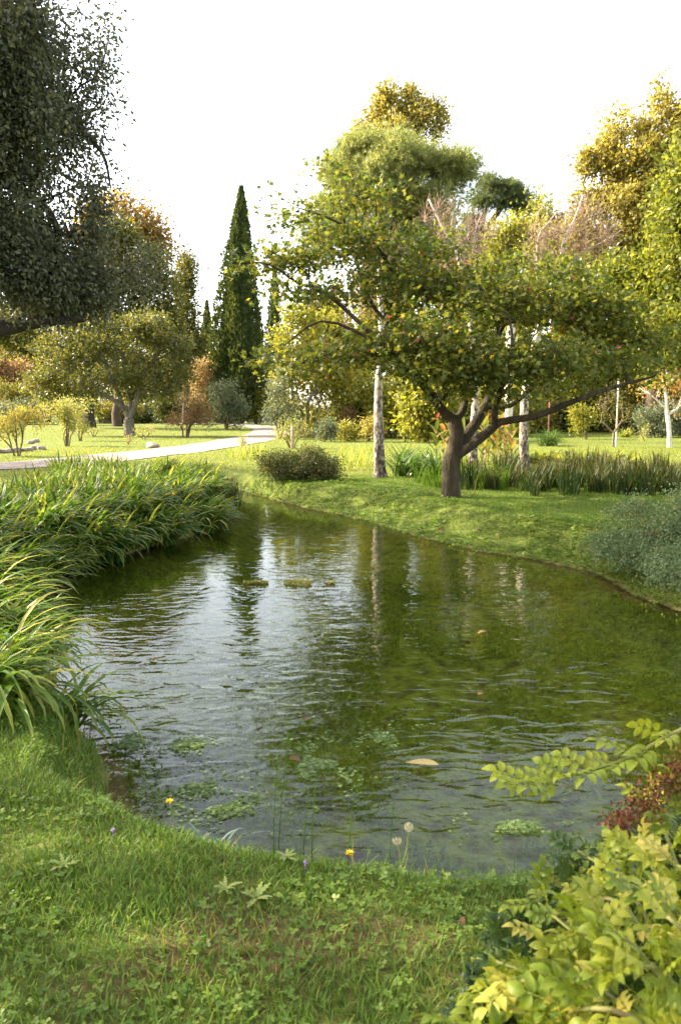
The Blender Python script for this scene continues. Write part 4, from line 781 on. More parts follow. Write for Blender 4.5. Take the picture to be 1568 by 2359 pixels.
# long left bank
IG = 'iris clumps on the left bank'
ipro = [proto('iris_clump', clump_mesh(36, (.55, .95), (.034, .056), (52, 84), (55, 130), .16, (0, .75)), L_IRIS, 'arching strap leaved iris clump at the left water edge', 'plant', IG) for _ in range(4)]
ipro2 = [proto('iris_clump', clump_mesh(32, (.5, .85), (.034, .058), (62, 86), (15, 70), .18), L_IRIS, 'upright iris clump further up the left bank', 'plant', IG) for _ in range(3)]
sp1, sp2 = [], []
ys = np.arange(7.0, 18.2, .36)
for y in ys:
    xs = np.linspace(-9, 0, 400); inside = sdf(xs, np.full(400, y)) < 0
    if not inside.any(): continue
    x0 = xs[inside][0]
    for k in range(-1, 9):
        x = x0-.12-k*.42-(.36 if k < 0 else 0)+rng.normal(0, .08); yy = y+rng.normal(0, .1)
        if x < -.43*yy-1.0 or x < x0-3.4 or (k < 1 and y > 13.5): continue
        (sp1 if k < 4 else sp2).append((x, yy, rng.normal(-.25, .35), rng.uniform(.72, 1.02)) if k < 4 else (x, yy, rng.random()*6.28, rng.uniform(.72, .98)))
place(ipro, sp1, used); place(ipro2, sp2, used)
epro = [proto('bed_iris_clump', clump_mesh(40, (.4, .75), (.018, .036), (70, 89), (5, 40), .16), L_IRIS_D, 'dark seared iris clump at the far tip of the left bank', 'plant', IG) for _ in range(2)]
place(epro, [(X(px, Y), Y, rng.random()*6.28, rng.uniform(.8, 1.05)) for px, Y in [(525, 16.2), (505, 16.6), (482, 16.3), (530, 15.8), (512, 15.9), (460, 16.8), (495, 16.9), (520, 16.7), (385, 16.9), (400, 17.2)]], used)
# near clump at the corner of the lawn
NG = 'iris clumps beside the near lawn'
npro = [proto('iris_clump', clump_mesh(44, (.42, .72), (.026, .048), (42, 82), (70, 150), .14, (-.1, .75), lambda n: np.clip(rng.random(n)*.62+.37, 0, .99)), L_IRIS, 'yellowing arching iris clump at the near left corner of the lawn', 'plant', NG) for _ in range(4)]
spots = []
for (x, y) in [(-1.68, 4.2), (-1.62, 4.5), (-1.85, 4.15), (-1.85, 4.5), (-2.0, 4.25), (-1.95, 4.85), (-2.3, 4.6), (-2.15, 5.3), (-2.5, 5.1), (-2.8, 4.9), (-2.4, 5.75), (-2.75, 5.6), (-3.05, 5.4), (-2.7, 6.2), (-3.0, 6.05), (-3.3, 5.9), (-3.0, 6.65), (-3.3, 6.5), (-3.6, 6.3), (-2.6, 4.35), (-2.6, 4.1), (-2.3, 4.1)]:
    spots.append((x-.10+rng.normal(0, .05), y+.05+rng.normal(0, .05), rng.normal(-.2, .4), rng.uniform(.8, 1.05)))
place(npro, spots, used)
# dark bed right of the maple, sunlit reeds, strap leaf clumps, cannas, tuft
DG = 'dark blades bed on the right bank'
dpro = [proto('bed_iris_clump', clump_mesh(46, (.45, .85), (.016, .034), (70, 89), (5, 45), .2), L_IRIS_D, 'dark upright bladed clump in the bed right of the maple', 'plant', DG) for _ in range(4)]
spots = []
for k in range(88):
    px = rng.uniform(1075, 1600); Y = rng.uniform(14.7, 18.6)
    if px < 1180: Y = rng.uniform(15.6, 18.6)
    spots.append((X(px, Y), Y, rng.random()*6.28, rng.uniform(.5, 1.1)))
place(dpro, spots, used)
rpro = [proto('reed_clump', clump_mesh(40, (.5, .8), (.012, .024), (72, 89), (5, 40), .2), L_REED, 'sunlit yellow green reed clump between the dark bush and the birch', 'plant', 'sunlit reeds') for _ in range(2)]
place(rpro, [(X(px, Y), Y, rng.random()*6.28, rng.uniform(.7, 1)) for px, Y in [(805, 21), (825, 22.5), (845, 21.2), (835, 24), (812, 24.5), (855, 23), (795, 23)]], used)
place(rpro, [(X(px, Y), Y, rng.random()*6.28, rng.uniform(.6, .85)) for px, Y in [(535, 26), (552, 25.5), (568, 26.5), (583, 25.8), (598, 27)]], used, 'sunlit yellow green reed clump left of the dark waterside bush')
spro = [proto('strap_leaf_plant', clump_mesh(60, (.7, 1.15), (.035, .055), (50, 86), (40, 120), .22), L_STRAP, 'large glossy strap leaved plant between birch and maple trunks', 'plant', 'glossy strap leaved plants')]
place(spro, [(X(px, Y), Y, rng.random()*6.28, rng.uniform(.8, 1.05)) for px, Y in [(925, 19.2), (958, 19.6), (990, 20), (1012, 19), (940, 20.6)]], used)
spro2 = [proto('bed_iris_clump', clump_mesh(36, (.35, .6), (.014, .022), (75, 89), (5, 40), .16), L_GRASS2, 'short green blade tuft close to the maple trunk', 'plant', DG)]
place(spro2, [(X(px, Y), Y, rng.random()*6.28, rng.uniform(.8, 1.2)) for px, Y in [(990, 16.8), (1012, 16.4), (1075, 16.6), (1095, 16.3), (1115, 16.0), (970, 17.2), (1140, 16.4), (1160, 15.9)]], used)
p = at(1262, 35.5)
o = proto('fountain_grass', clump_mesh(260, (.8, 1.25), (.02, .035), (35, 88), (60, 130), .4), L_STRAP, 'rounded fountain grass mound on the right lawn', 'plant', None); o.location = tuple(p)
p = at(1440, 47)
o = proto('lily_clump', clump_mesh(70, (.6, .9), (.05, .07), (35, 85), (50, 110), .3), L_REED, 'yellow green strap leaved clump in front of the oleander', 'plant', None); o.location = tuple(p)
for (px, Y, lab) in [(1225, 24, 'broad leaved low plant right of the twiggy birch'), (1270, 24.5, 'bright broad leaved plant before the fountain grass'), (1330, 24, 'bright broad leaved plant below the staked sapling'), (1385, 24.6, 'broad leaved plant at the middle of the right lawn edge'), (1440, 24, 'broad leaved plant at the right end of the lawn edge')]:
    g = clump_mesh(22, (.35, .6), (.13, .19), (25, 80), (30, 90), .25); o = proto('broad_leaf_plant', g, L_GREEN, lab, 'plant', 'broad leaved plants at the lawn edge'); o.location = tuple(at(px, Y))
# cannas
CG = 'cannas behind the maple trunk'
for k in range(13):
    px = [1005, 1022, 1040, 1066, 1112, 1126, 1140, 1152, 1165, 1180, 1120, 1148, 1172][k]; Y = [24, 25, 23.6, 25, 23.2, 24.4, 23.4, 25, 24, 23.6, 25.4, 26, 25.6][k]
    base = at(px, Y); H = rng.uniform(1.0, 1.45)
    root = empty('canna', base, ['canna with red flower spike and broad leaves behind the maple', 'bronze leaved canna without flower behind the maple'][k % 2], 'plant', CG)
    g = Geo(); tube(g, [(0, 0, -.03), (.02, 0, H*.5), (.03, .02, H)], [.016, .013, .007], 5); g.build('stem', STEM, root)
    g = Geo(); n = 8; u = np.linspace(.12, .8, n); az = np.arange(n)*2.4+rng.random()
    blades(g, np.stack([0*u, 0*u, u*H], 1), az, rng.uniform(.42, .62, n), rng.uniform(.12, .17, n), np.radians(rng.uniform(45, 75, n)), np.radians(rng.uniform(20, 70, n)), rng.random(n)); g.build('leaves', L_CANNA, root)
    if k % 2 == 0:
        g = Geo(); n = 14; q = np.stack([rng.normal(.03, .03, n), rng.normal(0, .03, n), rng.uniform(H*.97, H*1.18, n)], 1)
        scatter(g, OVAL, q, nrm(rng.normal(size=(n, 3))*.6+np.array([0, 0, 1])), rng.normal(size=(n, 3)), .075); g.build('flower', L_RED_FL, root)

# ------------------------------------------------------------------ walls, stones, posts
def wall(label, p0, p1, h, th=.5):
    p0 = np.array(p0, float); p1 = np.array(p1, float); d = nrm(p1-p0); nn_ = np.array([-d[1], d[0]]); n = 24; c = (p0+p1)/2
    prof = [(-th/2, 0), (-th/2*.94, h*.5), (-th/2*.9, h*.96), (0, h*1.04), (th/2*.9, h*.96), (th/2*.94, h*.5), (th/2, 0)]
    V = []
    for i in range(n+1):
        q = p0+(p1-p0)*i/n-c; dh = 1+rng.normal(0, .025)
        V += [(q[0]+nn_[0]*a, q[1]+nn_[1]*a, z*dh-.05) for a, z in prof]
    m = len(prof); i = np.arange((n+1)*m).reshape(n+1, m); g = Geo()
    g.add(V, [np.stack([i[:-1, :-1], i[:-1, 1:], i[1:, 1:], i[1:, :-1]], -1).reshape(-1, 4), i[[0, -1]]])
    o = g.build('stone_wall', WALL, smooth=False); o.location = (c[0], c[1], 0); return tag(o, label, 'wall')
wall('low rubble wall in shade behind the orchard trunk', (X(225, 97), 97), (X(470, 102), 102), 2.0)
wall('grey rubble wall fragment left of the birch trunk', (X(770, 52), 52), (X(1000, 53), 53), 1.75)
wall('weathered wall glimpsed at the foot of the tallest cypress', (X(565, 100), 100), (X(640, 102), 102), 5.2)
def rock(label, p, s, group=None, name='stone'):
    import bmesh
    bm = bmesh.new(); bmesh.ops.create_icosphere(bm, subdivisions=3, radius=1)
    ph = rng.random(9)*6
    for v in bm.verts:
        q = v.co; k = 1+.16*sin(q.x*2.3+ph[0])*cos(q.y*2.1+ph[1])+.12*sin(q.z*3.7+ph[2]+q.x*2)+.07*sin(q.y*6+ph[3])*cos(q.x*5+ph[4])
        m = max(abs(q.x), abs(q.y), abs(q.z)); k *= .75+.25/m
        v.co = q*k
        v.co.x *= s[0]; v.co.y *= s[1]; v.co.z *= s[2]
    me = bpy.data.meshes.new(name); bm.to_mesh(me); bm.free(); me.materials.append(STONE)
    for f in me.polygons: f.use_smooth = True
    o = bpy.data.objects.new(name, me); COL.objects.link(o); o.location = (p[0], p[1], p[2]+s[2]*.6); o.rotation_euler = (0, 0, rng.random()*6); return tag(o, label, 'stone', group)
rock('single pale boulder lying at the far edge of the path', onground(352, 1033), (.29, .22, .15))
for k, (px, py, s) in enumerate([(4, 1045, .22), (20, 1044, .2), (36, 1043, .23), (52, 1042, .2), (66, 1041, .2), (76, 1038, .22), (86, 1036, .24), (96, 1037, .2), (84, 1028, .2), (72, 1031, .2)]):
    rock('stone of the low dry edging under the yellow rose' if k < 8 else 'stone stacked on the end of the low dry edging', onground(px, py)+np.array([0, 0, .16 if k >= 8 else 0]), (s*.85, s*.7, s*.5), 'edging stones on the left lawn')
def post(name, label, p, h, r, mat, top=None):
    g = Geo(); P = np.array([(0, 0, -.1), (.004, 0, h*.5), (0, .004, h)]); tube(g, P, [r, r*.97, r*.9], 10); root = g.build(name, mat); root.location = tuple(p); tag(root, label, 'post'); return root
post('wooden_post', 'weathered wooden post holding the small rose', onground(674, 1035), .95, .075, WOOD)
post('iron_stake', 'thin rusty iron stake standing on the right lawn', onground(1262, 1010), 2.05, .045, RUST)
post('wooden_stake', 'tall pale stake tied to the nearly bare sapling', onground(1417, 1030), 2.9, .035, BARK_PALE)

# ------------------------------------------------------------------ pond plants and floating things
ROS = merge_tpl([xf(OVAL, 2*pi*k/7, (.6, 1, 1), (0, 0, .0), .12) for k in range(6)])
WG = 'floating pondweed patches'
def patch(label, px, py, rx, ry, n, size=.0125, ragged=.52):
    c = G(px, py, WATER_Z); k = np.linalg.norm(c)/F; d = ray(px, py); a = rx*k; b = ry*k/abs(d[2])*1.0
    th = rng.random(n)*2*pi; th = rng.random(int(n*1.6))*2*pi; n = len(th); lump = vnoise(np.cos(th)*2+px, np.sin(th)*2+py, 1.3, 2); r = np.abs(rng.normal(0, .80, n)); lump = vnoise(np.cos(th)*2+px, np.sin(th)*2+py, 1.3, 2)
    q = np.stack([np.cos(th)*r*a*(.6+lump*.7), np.sin(th)*r*b*(.6+lump*.7)], 1)
    keep = vnoise(q[:, 0]+c[0]*7, q[:, 1]+c[1]*7, 9, 31) > ragged; q = q[keep]; m = len(q)
    ok = sdf(q[:, 0]+c[0], q[:, 1]+c[1]) < -.02; q = q[ok]; m = len(q)
    if m < 160: return
    g = Geo(); pos = np.column_stack([q, rng.uniform(.002, .010, m)]); a_ = rng.random(m)*2*pi
    scatter(g, ROS, pos, np.stack([np.cos(a_), np.sin(a_), 0*a_], 1), np.tile([0, 0, 1.], (m, 1))+rng.normal(0, .1, (m, 3)), size*rng.uniform(.5, 1.3, m))
    o = g.build('pondweed_patch', L_WEED, smooth=False); o.location = (c[0], c[1], WATER_Z); tag(o, label, 'pondweed', WG)
for a in [('round pondweed patch floating alone on the pale water at left', 432, 1716, 46, 17, 340), ('loose pondweed drift near the bank below the lone round patch', 450, 1815, 95, 34, 420), ('pondweed carpet along the near bank left of the grass stalks', 520, 1858, 110, 42, 620),
          ('dense grey green pondweed mat in the middle foreground water', 735, 1765, 85, 52, 1100), ('pondweed patch next to the iris on the far left shore', 130, 1396, 45, 17, 420), ('thin pondweed below the far left iris', 185, 1445, 45, 18, 240), ('pondweed at the tips of the near iris leaves', 345, 1655, 55, 34, 520),
          ('pondweed under the hanging near iris leaves', 300, 1715, 45, 55, 520), ('scattered pondweed beside the floating tan leaf', 830, 1800, 70, 30, 300), ('pondweed patch at the right before the long rose cane', 1200, 1905, 110, 30, 420), ('yellowish pondweed tucked against the rose bush', 1190, 1965, 45, 20, 420), ('pondweed specks right of the dandelion clocks', 1060, 1930, 90, 30, 160),
          ('pondweed left of the tan leaf', 880, 1700, 80, 24, 240), ('pondweed specks out on the right water', 1150, 1790, 120, 34, 260), ('thin pondweed off the maple bank', 1190, 1368, 60, 14, 300), ('pondweed strip under the left iris bank', 260, 1330, 70, 10, 260)]:
    patch(*a)
# little weedy island
c = G(665, 1345, WATER_Z); g = Geo(); n = 1500
u = rng.random(n); u = u[vnoise(u*9, u*0, 1.0, 77) > .30]; n = len(u); xx = (u-.5)*1.0; hh = .12+.88*np.clip((u-.25)*2, 0, 1)*(1-u**6); yy = rng.normal(0, .10, n)*hh
pos = np.stack([xx, yy, rng.uniform(-.012, .022, n)*hh], 1); scatter(g, SPRIG, pos, nrm(rng.normal(size=(n, 3))+np.array([.2, 0, .4])), rng.normal(size=(n, 3))+np.array([0, 0, 1.]), rng.uniform(.02, .05, n))
th = np.linspace(0, 2*pi, 25)[:-1]; V = [(.14, 0, .004)]+[(.15+.30*cos(a)*(1+.1*sin(3*a)), .07*sin(a)*(1+.3*sin(5*a)), -.008) for a in th]
g.add(V, [np.array([(0, 1+i, 1+(i+1) % 24) for i in range(24)])], .1)
o = g.build('weed_island', L_ROSEP, smooth=False); o.location = (c[0], c[1], WATER_Z); tag(o, 'small weedy island floating in mid pond', 'plant island')
# weeds on the pond bed
n = 130000; q = np.column_stack([rng.uniform(-3.4, 4.8, n), 2.8+(rng.random(n)**1.5)*9.5]); s = sdf(q[:, 0], q[:, 1])
keep = (s < -.12) & (vnoise(q[:, 0], q[:, 1], 1.5, 21)+.35*vnoise(q[:, 0], q[:, 1], 5, 22) > .58); q = q[keep]; n = len(q)
z = height(q[:, 0], q[:, 1]); g = Geo(); pos = np.column_stack([q, np.minimum(z+rng.uniform(0, .09, n), WATER_Z-.03)])
vv = np.clip(vnoise(q[:, 0], q[:, 1], 1.1, 23)*.7+rng.random(n)*.45-.1, 0, 1)
scatter(g, SPRIG, pos, nrm(rng.normal(size=(n, 3))+np.array([.5, .2, .5])), rng.normal(size=(n, 3))*.6+np.array([0, 0, 1.]), rng.uniform(.025, .055, n), vv)
tag(g.build('underwater_weed', L_SUB, smooth=False), 'green waterweed covering the pond bed', 'waterweed', kind='stuff')
# floating and fallen leaves
FINE = fine_leaf(.26, .2, 8); FINE_W = fine_leaf(.36, .25, 8)
def leaf_obj(name, label, p, s, mat, rz, group, tpl=FINE, tilt=(0, 0)):
    g = Geo(); g.add(tpl[0]*s, tpl[1], float(rng.random()), tpl[2]); o = g.build(name, mat); o.location = tuple(p); o.rotation_euler = (tilt[0], tilt[1], rz); return tag(o, label, 'leaf', group)
p = G(1010, 1762, WATER_Z+.02); leaf_obj('floating_leaf', 'large tan leaf floating on the water in the foreground', p, .185, L_TAN, R_(82), None, fine_leaf(.20, .0, 9))
for k, (px, py, s, lab) in enumerate([(1120, 1456, .09, 'small pale leaf floating on the right water'), (745, 1345, .07, 'brown leaf stranded on the weedy island'), (365, 1520, .08, 'brown leaf under the surface near the left iris'), (700, 1655, .07, 'small tan leaf drifting in mid water'), (665, 1748, .08, 'tan leaf at the edge of the dense pondweed mat'), (1100, 1600, .07, 'tiny leaf drifting before the right bank')]):
    leaf_obj('drifting_leaf', lab, G(px, py, WATER_Z+.012), s, L_DEAD if k in (1, 2) else L_DEAD, rng.random()*6, 'small leaves on the water', FINE_W)
k = 0; FG = 'fallen maple leaves on the bank'
spots = [(985, 1150), (1110, 1165), (1165, 1178), (1200, 1190), (1235, 1205), (1095, 1190), (1180, 1215), (960, 1143), (1290, 1180), (1265, 1190), (1310, 1200), (1355, 1215), (1355, 1250), (1210, 1245), (890, 1125), (925, 1135), (1010, 1185), (1040, 1210), (1130, 1150), (1075, 1175), (1150, 1200), (1320, 1158), (1400, 1172), (940, 1160), (870, 1150), (1260, 1160)]
for px, py in spots:
    q = onground(px, py+4); leaf_obj('fallen_leaf', 'curled brown maple leaf lying on the grassy bank', q+np.array([0, 0, .05]), rng.uniform(.08, .12), L_DEAD, rng.random()*6, FG, MAPLE, (rng.normal(0, .35), rng.normal(0, .35)))
for px, py, lab in [(183, 1840, 'curled brown leaf on the near lawn at left'), (1055, 2150, 'dry grey brown leaf on the near lawn beside the rose'), (1065, 2318, 'pale dry leaf at the foot of the rose bush')]:
    leaf_obj('dry_leaf', lab, onground(px, py)+np.array([0, 0, .03]), .038, L_DEAD, rng.random()*6, None, FINE_W, (.4, .3))

# ------------------------------------------------------------------ grass
def mown(n, xr, yr, cond, mat, name, label, Lr, wr, e0=(50, 88), bend=(10, 70), seg=2, vf=None, clusters=0):
    q = np.column_stack([rng.uniform(*xr, n), rng.uniform(*yr, n)]); q = q[cond(q[:, 0], q[:, 1])]; n = len(q); g = Geo()
    z = height(q[:, 0], q[:, 1]); v = rng.random(n) if vf is None else vf(q[:, 0], q[:, 1], n); s = vnoise(q[:, 0], q[:, 1], 2.5, 41)
    blades(g, np.column_stack([q, z-.004]), rng.random(n)*2*pi, rng.uniform(*Lr, n)*(.6+.8*s), rng.uniform(*wr, n), np.radians(rng.uniform(*e0, n)), np.radians(rng.uniform(*bend, n)), v, seg)
    return tag(g.build(name, mat), label, 'grass', kind='stuff')
bare = lambda x, y: soil(x, y)
fr = lambda x, y: (np.abs(x) < .5*y+.5)
near = lambda x, y: (sdf(x, y) > .0) & fr(x, y) & (bare(x, y) < .38+.75*rng.random(len(x)))
vnear = lambda x, y, n: np.clip(rng.random(n)*.78+.55*np.maximum(bare(x, y)-.44, 0)+.03, 0, 1)
mown(170000, (-2.6, 2.6), (1.15, 4.6), near, L_GRASS, 'grass', 'green lawn grass on the near bank', (.022, .058), (.003, .0062), seg=3, vf=vnear)
edge = lambda x, y: (sdf(x, y) > -.03) & (sdf(x, y) < .22) & fr(x, y)
mown(26000, (-2.4, 2.2), (2.4, 4.6), edge, L_GRASS, 'grass', 'longer grass fringe along the near water edge', (.06, .17), (.003, .006), (45, 88), (10, 90), 4)
bank = lambda x, y: (sdf(x, y) > .02) & (np.abs(x) < .47*y+.6)
mown(120000, (-3.2, 8), (9, 19.5), lambda x, y: bank(x, y) & (x > -.35*y+3.2-y*.1), L_GRASS2, 'grass', 'short green grass on the maple bank', (.025, .06), (.006, .011), seg=2)
lawn = lambda x, y: (sdf(x, y) > .3) & (pathdist(x, y) > PW+.25) & (np.abs(x) < .46*y+1)
mown(60000, (-12, 14), (18.5, 34), lawn, L_GRASS3, 'grass', 'sunlit grass of the middle lawns', (.03, .07), (.014, .026), seg=2)
mown(45000, (-26, 28), (34, 70), lawn, L_GRASS3, 'grass', 'sunlit grass of the far lawns', (.05, .10), (.03, .06), seg=1)
# clover and small herbs
LEAF_R = T([(0, 0, 0), (.36, .35, .04), (.42, .72, .04), (.14, 1, 0), (-.14, 1, 0), (-.42, .72, .04), (-.36, .35, .04)], [(0, 1, 2, 3, 4, 5, 6)])
TREF = merge_tpl([xf(LEAF_R, a, .55, (0, 0, 0), .15) for a in (0, 2.1, -2.1)])
n = 16000; q = np.column_stack([rng.uniform(-2.4, 2.4, n), rng.uniform(1.15, 4.3, n)])
q = q[(sdf(q[:, 0], q[:, 1]) > .02) & fr(q[:, 0], q[:, 1]) & (vnoise(q[:, 0], q[:, 1], 3, 61)+.25*(q[:, 0] > .1) > .5)]; n = len(q); g = Geo(); a = rng.random(n)*2*pi
scatter(g, TREF, np.column_stack([q, height(q[:, 0], q[:, 1])+rng.uniform(.012, .05, n)]), np.stack([np.cos(a), np.sin(a), 0*a], 1), rng.normal(0, .35, (n, 3))+np.array([0, 0, 1.]), rng.uniform(.014, .032, n))
tag(g.build('clover', L_CLOVER), 'clover and small round herbs mixed through the near lawn', 'clover', kind='stuff')
n = 60000; q = np.column_stack([rng.uniform(-2.5, 5, n), rng.uniform(7, 19, n)]); s = sdf(q[:, 0], q[:, 1])
q = q[(s > -.06) & (s < 1.6) & (q[:, 0] > -.35*q[:, 1]+3.2-q[:, 1]*.1) & ((vnoise(q[:, 0], q[:, 1], 2.2, 62) > .45) | (s < .35))]; n = len(q); g = Geo(); a = rng.random(n)*2*pi
scatter(g, TREF, np.column_stack([q, height(q[:, 0], q[:, 1])+rng.uniform(.01, .06, n)]), np.stack([np.cos(a), np.sin(a), 0*a], 1), rng.normal(0, .4, (n, 3))+np.array([0, 0, 1.]), rng.uniform(.03, .06, n))
tag(g.build('ground_ivy', L_CLOVER), 'leafy herbs creeping over the slope of the maple bank', 'ground cover', kind='stuff')
# lobed weed rosettes and other single herbs of the near lawn
def lobed():
    V, Fc, t = [], [], []; m = 11
    for i in range(m):
        u = i/(m-1); w = (.10+.07*u)*(1.25 if i % 2 else .55)*(1-u**4) + (.005)
        V += [(-w, u+.03*(i % 2), .18*u*(1-u)*2), (0, u, .22*u*(1-u)*2), (w, u+.03*(i % 2), .18*u*(1-u)*2)]; t += [u]*3
    for i in range(m-1):
        for j in (0, 1): a = i*3+j; Fc.append((a, a+1, a+4, a+3))
    return T(V, Fc, t)
LOB = lobed()
for k, (px, py, s, lab) in enumerate([(590, 2085, .065, 'pale lobed weed rosette in the middle of the near lawn'), (520, 2065, .055, 'pale lobed weed left of the middle rosette'), (150, 2030, .05, 'small lobed weed on the left of the near lawn'), (660, 1990, .045, 'lobed weed below the tall grass stalks')]):
    g = Geo(); n = 9; a = np.arange(n)*2*pi/n+rng.normal(0, .2, n); scatter(g, LOB, np.zeros((n, 3)), np.stack([np.cos(a), np.sin(a), rng.uniform(.1, .5, n)], 1), np.tile([0, 0, 1.], (n, 1)), s*rng.uniform(.7, 1.1, n))
    o = g.build('weed_rosette', L_WEEDPALE); o.location = tuple(onground(px, py)+np.array([0, 0, .02])); tag(o, lab, 'weed', 'lobed weeds in the near lawn')
g = clump_mesh(20, (.10, .19), (.010, .016), (30, 85), (60, 130), .07); o = proto('bluish_tuft', g, L_BLUE, 'bluish grey arching tuft at the near bank edge', 'plant', None); o.location = tuple(onground(480, 1925))
SG = 'tall thin stalks on the near bank'
for k, (px, py, tx, ty, lab) in enumerate([(628, 1915, 641, 1745, 'tall thin flower stalk leftmost in the row by the water'), (636, 1910, 665, 1700, 'longest leaning stalk of the row by the water'), (697, 1935, 712, 1818, 'short stalk in the middle of the row by the water'), (718, 1940, 728, 1790, 'straight stalk just right of the short middle one'), (798, 1950, 825, 1778, 'stalk with a round bud leaning right above the yellow dandelion'), (900, 1945, 905, 1862, 'low stalk with a bud left of the dandelion clock')]):
    b = onground(px, py); t_ = A(tx, ty, b[1]+.06); H = t_-b; root = empty('flower_stalk', b, lab, 'plant', SG); g = Geo()
    tube(g, catmull([(0, 0, -.01), H*.5+np.array([-.006, 0, .01]), H], 5), np.linspace(.0026, .0014, 11), 5); g.build('stem', L_GRASS2, root)
    g = Geo(); tube(g, [H*.985, H*1.0, H*1.02, H*1.035], [.002, .0048, .0045, .001], 6); g.build('bud', L_GRASS2, root)
def dandelion(label, px, py, tx, ty, clock, half=False):
    b = onground(px, py); t_ = A(tx, ty, b[1]+.05); H = t_-b; root = empty('dandelion', b, label, 'flower', 'dandelions on the near bank'); g = Geo()
    tube(g, catmull([(0, 0, -.01), H*.5+np.array([.018, 0, -.01]), H], 5), np.linspace(.003, .0022, 11), 6); g.build('stem', CANE, root)
    g = Geo(); n = 110 if clock else 60; d = nrm(rng.normal(size=(n, 3)))
    if half: d[:, 2] = -abs(d[:, 2])
    if clock:
        for q in d:
            tube(g, [H+q*.004, H+q*.013], [.0002, .0002], 3, False); x_ = nrm(np.cross(q, [.3, .5, .8])); y_ = np.cross(q, x_); e = H+q*.013
            for j in range(6): a = j*pi/3; w = x_*cos(a)+y_*sin(a); g.add([e, e+w*.0045+q*.003+np.cross(q, w)*.0006, e+w*.0045+q*.003-np.cross(q, w)*.0006], [np.array([(0, 1, 2)])], .5)
        tube(g, [H-np.array([0, 0, .004]), H, H+np.array([0, 0, .004])], [.002, .0045, .002], 6); g.build('seed_head', L_FLUFF, root, smooth=False)
    else:
        d[:, 2] = abs(d[:, 2])*.5+.15; scatter(g, RHOMB, np.tile(H, (n, 1)), d, np.tile([0, 0, 1.], (n, 1)), rng.uniform(.012, .02, n)); g.build('petals', L_DAND, root)
dandelion('white fluffy dandelion clock on a bent pinkish stem', 903, 1985, 941, 1906, True); dandelion('smaller half blown dandelion clock left of the fluffy one', 908, 1978, 914, 1936, True, True)
dandelion('open yellow dandelion flower in the middle of the near bank edge', 804, 1985, 805, 1967, False); dandelion('yellow dandelion flower near the left end of the bank edge', 392, 1872, 391, 1848, False)
for px, py in [(703, 2013), (262, 1950)]:
    b = onground(px, py); g = Geo(); n = 8; scatter(g, OVAL, np.tile([0, 0, .035], (n, 1)), nrm(rng.normal(size=(n, 3))+np.array([0, 0, .6])), rng.normal(size=(n, 3)), .012)
    tube(g, [(0, 0, 0), (0, 0, .035)], [.001, .001], 4); o = g.build('violet_flower', L_PURPLE, smooth=False); o.location = tuple(b); tag(o, 'tiny purple flower in the middle of the near lawn' if px > 500 else 'tiny purple flower at the left of the near lawn', 'flower')

